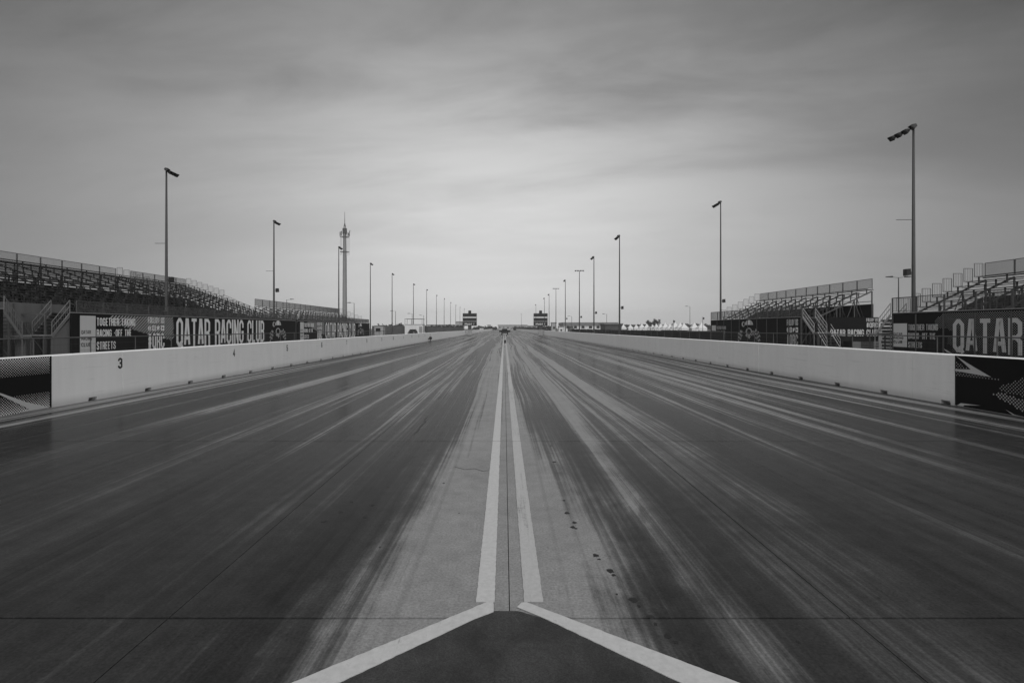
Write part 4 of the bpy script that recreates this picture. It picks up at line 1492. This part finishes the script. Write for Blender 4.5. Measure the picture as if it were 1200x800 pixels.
q = MB(); q.box(-.75, .75, 0, 1.6, 0, 2.05); q.build('wall', BLD, r)
q = MB(); q.box(-.82, .82, -.08, 1.68, 2.052, 2.15); q.build('roof', ROOFM, r)
q = MB(); q.box(-.5, .3, -.02, 0, 1.1, 1.7); q.build('window', GLASS, r)


def panel_fence(x0, x1, y, h, label):
    r = thing('panel_fence', label, 'fence', (x0, y, -.06))
    n = max(1, round((x1 - x0) / 2.4))
    w = (x1 - x0) / n
    q = MB(); q.box(.04, w - .04, -.02, .02, .08, h); me = q.mesh('panel', FENCEM)
    q = MB(); q.box(-.05, .05, -.05, .05, 0, h + .06); pm = q.mesh('post', STEEL)
    for k in range(n):
        link('panel', me, r, (k * w, 0, 0))
    for k in range(n + 1):
        link('post', pm, r, (k * w, 0, 0))


panel_fence(-32.5, -24.4, 128, 2.25, 'dark panel fence left of the white cabin')
panel_fence(-19.6, -10.2, 130, 1.95, 'dark panel fence right of the white cabin')


# ---------------------------------------------------------------- far buildings
def building(name, x0, x1, y, dep, h, label, roof=.5, wm=None, wins=0, door=None, cat='building', fascia=None):
    r = thing(name, label, cat, ((x0 + x1) / 2, y, -.06))
    w = (x1 - x0) / 2
    fa = fascia or 0
    q = MB(); q.box(-w, w, 0, dep, 0, h - fa); q.build('wall', wm or BLD, r)
    q = MB(); q.box(-w - roof, w + roof, -roof, dep + roof, h - fa + .01, h - fa + .01 + max(.35, fa)); q.build('roof', ROOFM, r)
    for k in range(wins):
        cx = -w + 2 * w * (k + .5) / wins
        ww = min(.8, w / wins * .4)
        q = MB(); q.box(cx - ww, cx + ww, -.06, -.003, h * .35, h * .62); q.build('window', GLASS, r)
    if door is not None:
        q = MB(); q.box(-w + 2 * w * door - 1.4, -w + 2 * w * door + 1.4, -.05, -.003, 0, min(h * .6, 3.2)); q.build('door', FENCEM, r)
    return r


def at(u, d):
    return (u - 591) / 610 * d


D = 260.0
building('warehouse', at(661, D), at(723, D), D, 22, 4.6, 'long low white warehouse with grey roof band right of the track', wm=BLDW, wins=7, door=.12, fascia=1.5)
building('shed', at(709.5, 150), at(728.5, 150), 150, 8, 2.75, 'dark open shed at the left end of the white tents', wm=FENCEM, roof=.4, door=.5)
building('container', at(668.8, 150), at(673, 150), 150, 2.5, 1.35, 'small dark container beyond the right wall near the warehouse', wm=STEEL_DK, roof=.02, cat='container')
building('hut', at(646.5, 230), at(652, 230), 230, 4, 3.9, 'pale hut beside the far right scoreboard', wins=1, roof=.15)
building('hut', at(655, 180), at(660.5, 180), 180, 3, 2.1, 'low white hut in front of the pale warehouse', wm=BLDW, wins=1, roof=.1)
building('booth', at(562, 240), at(566.5, 240), 240, 3, 1.55, 'small white booth right of the far left scoreboard', wm=BLDW, wins=1, roof=.1, cat='booth')
building('office_block', at(571, 650), at(575, 650), 650, 8, 5.6, 'small square block on the horizon right of the left scoreboard', wins=2, roof=.2)
building('office_block', at(583.5, 600), at(606, 600), 600, 14, 5.2, 'wide pale low building on the horizon at the end of the track', wins=5, roof=.5)
building('office_block', at(592, 480), at(618, 480), 480, 10, 4.4, 'grey low building on the horizon just right of the track end', wins=4, roof=.4)
building('office_block', at(617, 620), at(633, 620), 620, 12, 4.5, 'pale low block on the horizon left of the right scoreboard', wins=4, roof=.4)
building('hall', at(534, 330), at(541, 330), 330, 10, 5.6, 'pale hall left of the far left scoreboard', wins=2, roof=.2)
building('hall', at(500, 420), at(531, 420), 420, 14, 4.3, 'long pale hall behind the trees on the left horizon', wins=6, roof=.4)
building('hall', at(690, 520), at(760, 520), 520, 16, 4.9, 'long pale hall on the right horizon behind the tents', wins=8, roof=.4)


# ---------------------------------------------------------------- trees
def leafblob(q, c, rx, ry, rz, n, size):
    for _ in range(n):
        while True:
            p = Vector((random.uniform(-1, 1), random.uniform(-1, 1), random.uniform(-1, 1)))
            if .15 < p.length < 1: break
        k = .72 + .28 * math.sin(p.x * 5 + c[0]) * math.cos(p.z * 4 + c[1])
        o = Vector((c[0] + p.x * rx * k, c[1] + p.y * ry * k, c[2] + p.z * rz * k))
        a = Vector((random.uniform(-1, 1), random.uniform(-1, 1), random.uniform(-1, 1))).normalized()
        b_ = a.orthogonal().normalized()
        s = size * random.uniform(.6, 1.3)
        q.add([o + a * s, o + b_ * s * .7, o - a * s * .9, o - b_ * s * .6], [(0, 1, 2, 3)])


def treeline(u0, u1, d, h, label):
    q = MB()
    x0, x1 = at(u0, d), at(u1, d)
    x = x0
    while x < x1:
        hh = h * random.uniform(.8, 1.08)
        w = random.uniform(1.6, 3.2) * d / 300
        leafblob(q, (x, random.uniform(-3, 3), hh * .5), w, w, hh * .55, 170, .5 * d / 300)
        x += w * .8
    o = q.build('tree_line', LEAF, None, kind='stuff', fix=False)
    o.location = (0, d, -.06)
    tag(o, label, 'trees')


treeline(444, 472, 260, 4.2, 'dark far line of trees above the panel fence left of the white cabin')
treeline(496, 543, 280, 3.9, 'dark far line of trees between the white cabin and left scoreboard')
treeline(557, 582, 420, 3.6, 'dark clump of far trees right of the left scoreboard')
treeline(605, 634, 420, 3.4, 'dark clump of far trees left of the right scoreboard')
treeline(636, 648, 300, 3.6, 'dark far bushes behind the right scoreboard')
treeline(726, 834, 445, 5.7, 'far strip of trees behind the white tents')


def tree(u, d, h, w, label):
    x = at(u, d)
    r = thing('tree', label, 'tree', (x, d, -.06), 'two trees behind the tents')
    q = MB(); q.bar((0, 0, 0), (.1, 0, h * .55), .22, 7, .12)
    for k in range(5):
        a = k * 1.3
        q.bar((.05, 0, h * (.4 + .03 * k)), (w * .35 * math.cos(a), w * .35 * math.sin(a), h * (.7 + .04 * k)), .08, 5, .03)
    q.build('trunk', BARK, r)
    q = MB()
    for k in range(9):
        a = k * 2.4
        rr = w * .5 * math.sqrt(k / 9)
        leafblob(q, (rr * math.cos(a), rr * math.sin(a), h * (.45 + .45 * random.random())), w * .22, w * .22, h * .16, 90, .28)
    q.build('crown', LEAF, r, fix=False)


tree(762, 300, 7.0, 5.6, 'broad dark tree behind the tents, left of the pair')
tree(769, 305, 7.6, 4.8, 'taller dark tree behind the tents, right of the pair')

# ---------------------------------------------------------------- white peaked tents
tp = [730.5, 738.7, 745.5, 752, 758, 763.5, 769, 774, 779.5, 785, 791, 797, 801.5, 813.5, 822]
tent0 = None
for i, u in enumerate(reversed(tp)):
    f = (u - 730) / 95.0
    d = 1.0 / ((1 - f) / 400.0 + f / 225.0)
    x = at(u, d)
    if tent0 is None:
        r = thing('marquee_tent', '', 'tent', (x, d, -.06), 'white peaked tents in a row')
        hw, eh, ph = 1.95, 2.0, 4.75
        q = MB()
        n = 6
        prof = [(1.0, 0), (.78, .17), (.54, .36), (.32, .57), (.14, .80), (.03, 1.0)]
        vs, fs = [], []
        for (rr, zf) in prof:
            for sx, sy in ((-1, -1), (1, -1), (1, 1), (-1, 1)):
                vs.append((sx * hw * rr, sy * hw * rr, eh + (ph - eh) * zf))
        for k in range(len(prof) - 1):
            for j in range(4):
                fs.append((k * 4 + j, k * 4 + (j + 1) % 4, k * 4 + 4 + (j + 1) % 4, k * 4 + 4 + j))
        q.add(vs, fs); q.build('canopy', TENT, r)
        q = MB()
        for sx, sy in ((-1, -1), (1, -1), (1, 1), (-1, 1)):
            q.bar((sx * (hw - .1), sy * (hw - .1), 0), (sx * (hw - .1), sy * (hw - .1), eh - .02), .06, 5)
        q.build('frame', GALV, r)
        q = MB(); q.box(-hw, hw, -hw - .012, -hw + .012, eh - .38, eh - .003); q.box(-hw - .012, -hw + .012, -hw + .02, hw, eh - .38, eh - .003); q.build('valance', TENT, r)
        q = MB(); q.box(-hw + .1, hw - .1, -hw + .03, -hw + .06, .05, eh - .03); q.build('side_wall', TENT, r)
        tent0 = r
    else:
        r = dup_tree(tent0)
        r.location = (x, d, -.06)
    s = random.uniform(.92, 1.04)
    r.scale = (s, s, s * random.uniform(.95, 1.03))
    r['label'] = 'white peaked canopy tent, %s from the right end of the row' % ('first' if i == 0 else ORD[i])

# thin flag poles right of the tents
for (u, v, d, lab) in ((823.5, 371, 160, 'thin flagpole with a dark flag left of the second right stand'), (789, 374.5, 150, 'short pole with a dark box head in front of the tents')):
    h = CAM_H + (384.5 - v) / 610 * d
    r = thing('flagpole', lab, 'pole', (at(u, d), d, -.06))
    q = MB(); q.lathe((0, 0, 0), [(.08, 0), (.05, h)], 7); q.build('pole', POLEM, r)
    q = MB(); q.prism([(.04, -.02, h - .1), (.5, -.1, h - .2), (.46, -.08, h - .85), (.04, -.02, h - .8)], (0, .02, 0)); q.build('flag', STEEL_DK, r)

# ---------------------------------------------------------------- air
hz = bpy.data.materials.new("haze_air")
hz.use_nodes = True
t = hz.node_tree
t.nodes.clear()
vol = t.nodes.new('ShaderNodeVolumePrincipled')
vol.inputs['Color'].default_value = (1, 1, 1, 1)
vol.inputs['Density'].default_value = 0.0003
vol.inputs['Density Attribute'].default_value = ""
vol.inputs['Anisotropy'].default_value = 0.0
o = t.nodes.new('ShaderNodeOutputMaterial')
t.links.new(vol.outputs[0], o.inputs['Volume'])
q = MB(); q.box(-1205, 1205, -265, 1505, -1.1, 46)
q.build('haze', hz, None, kind='stuff')
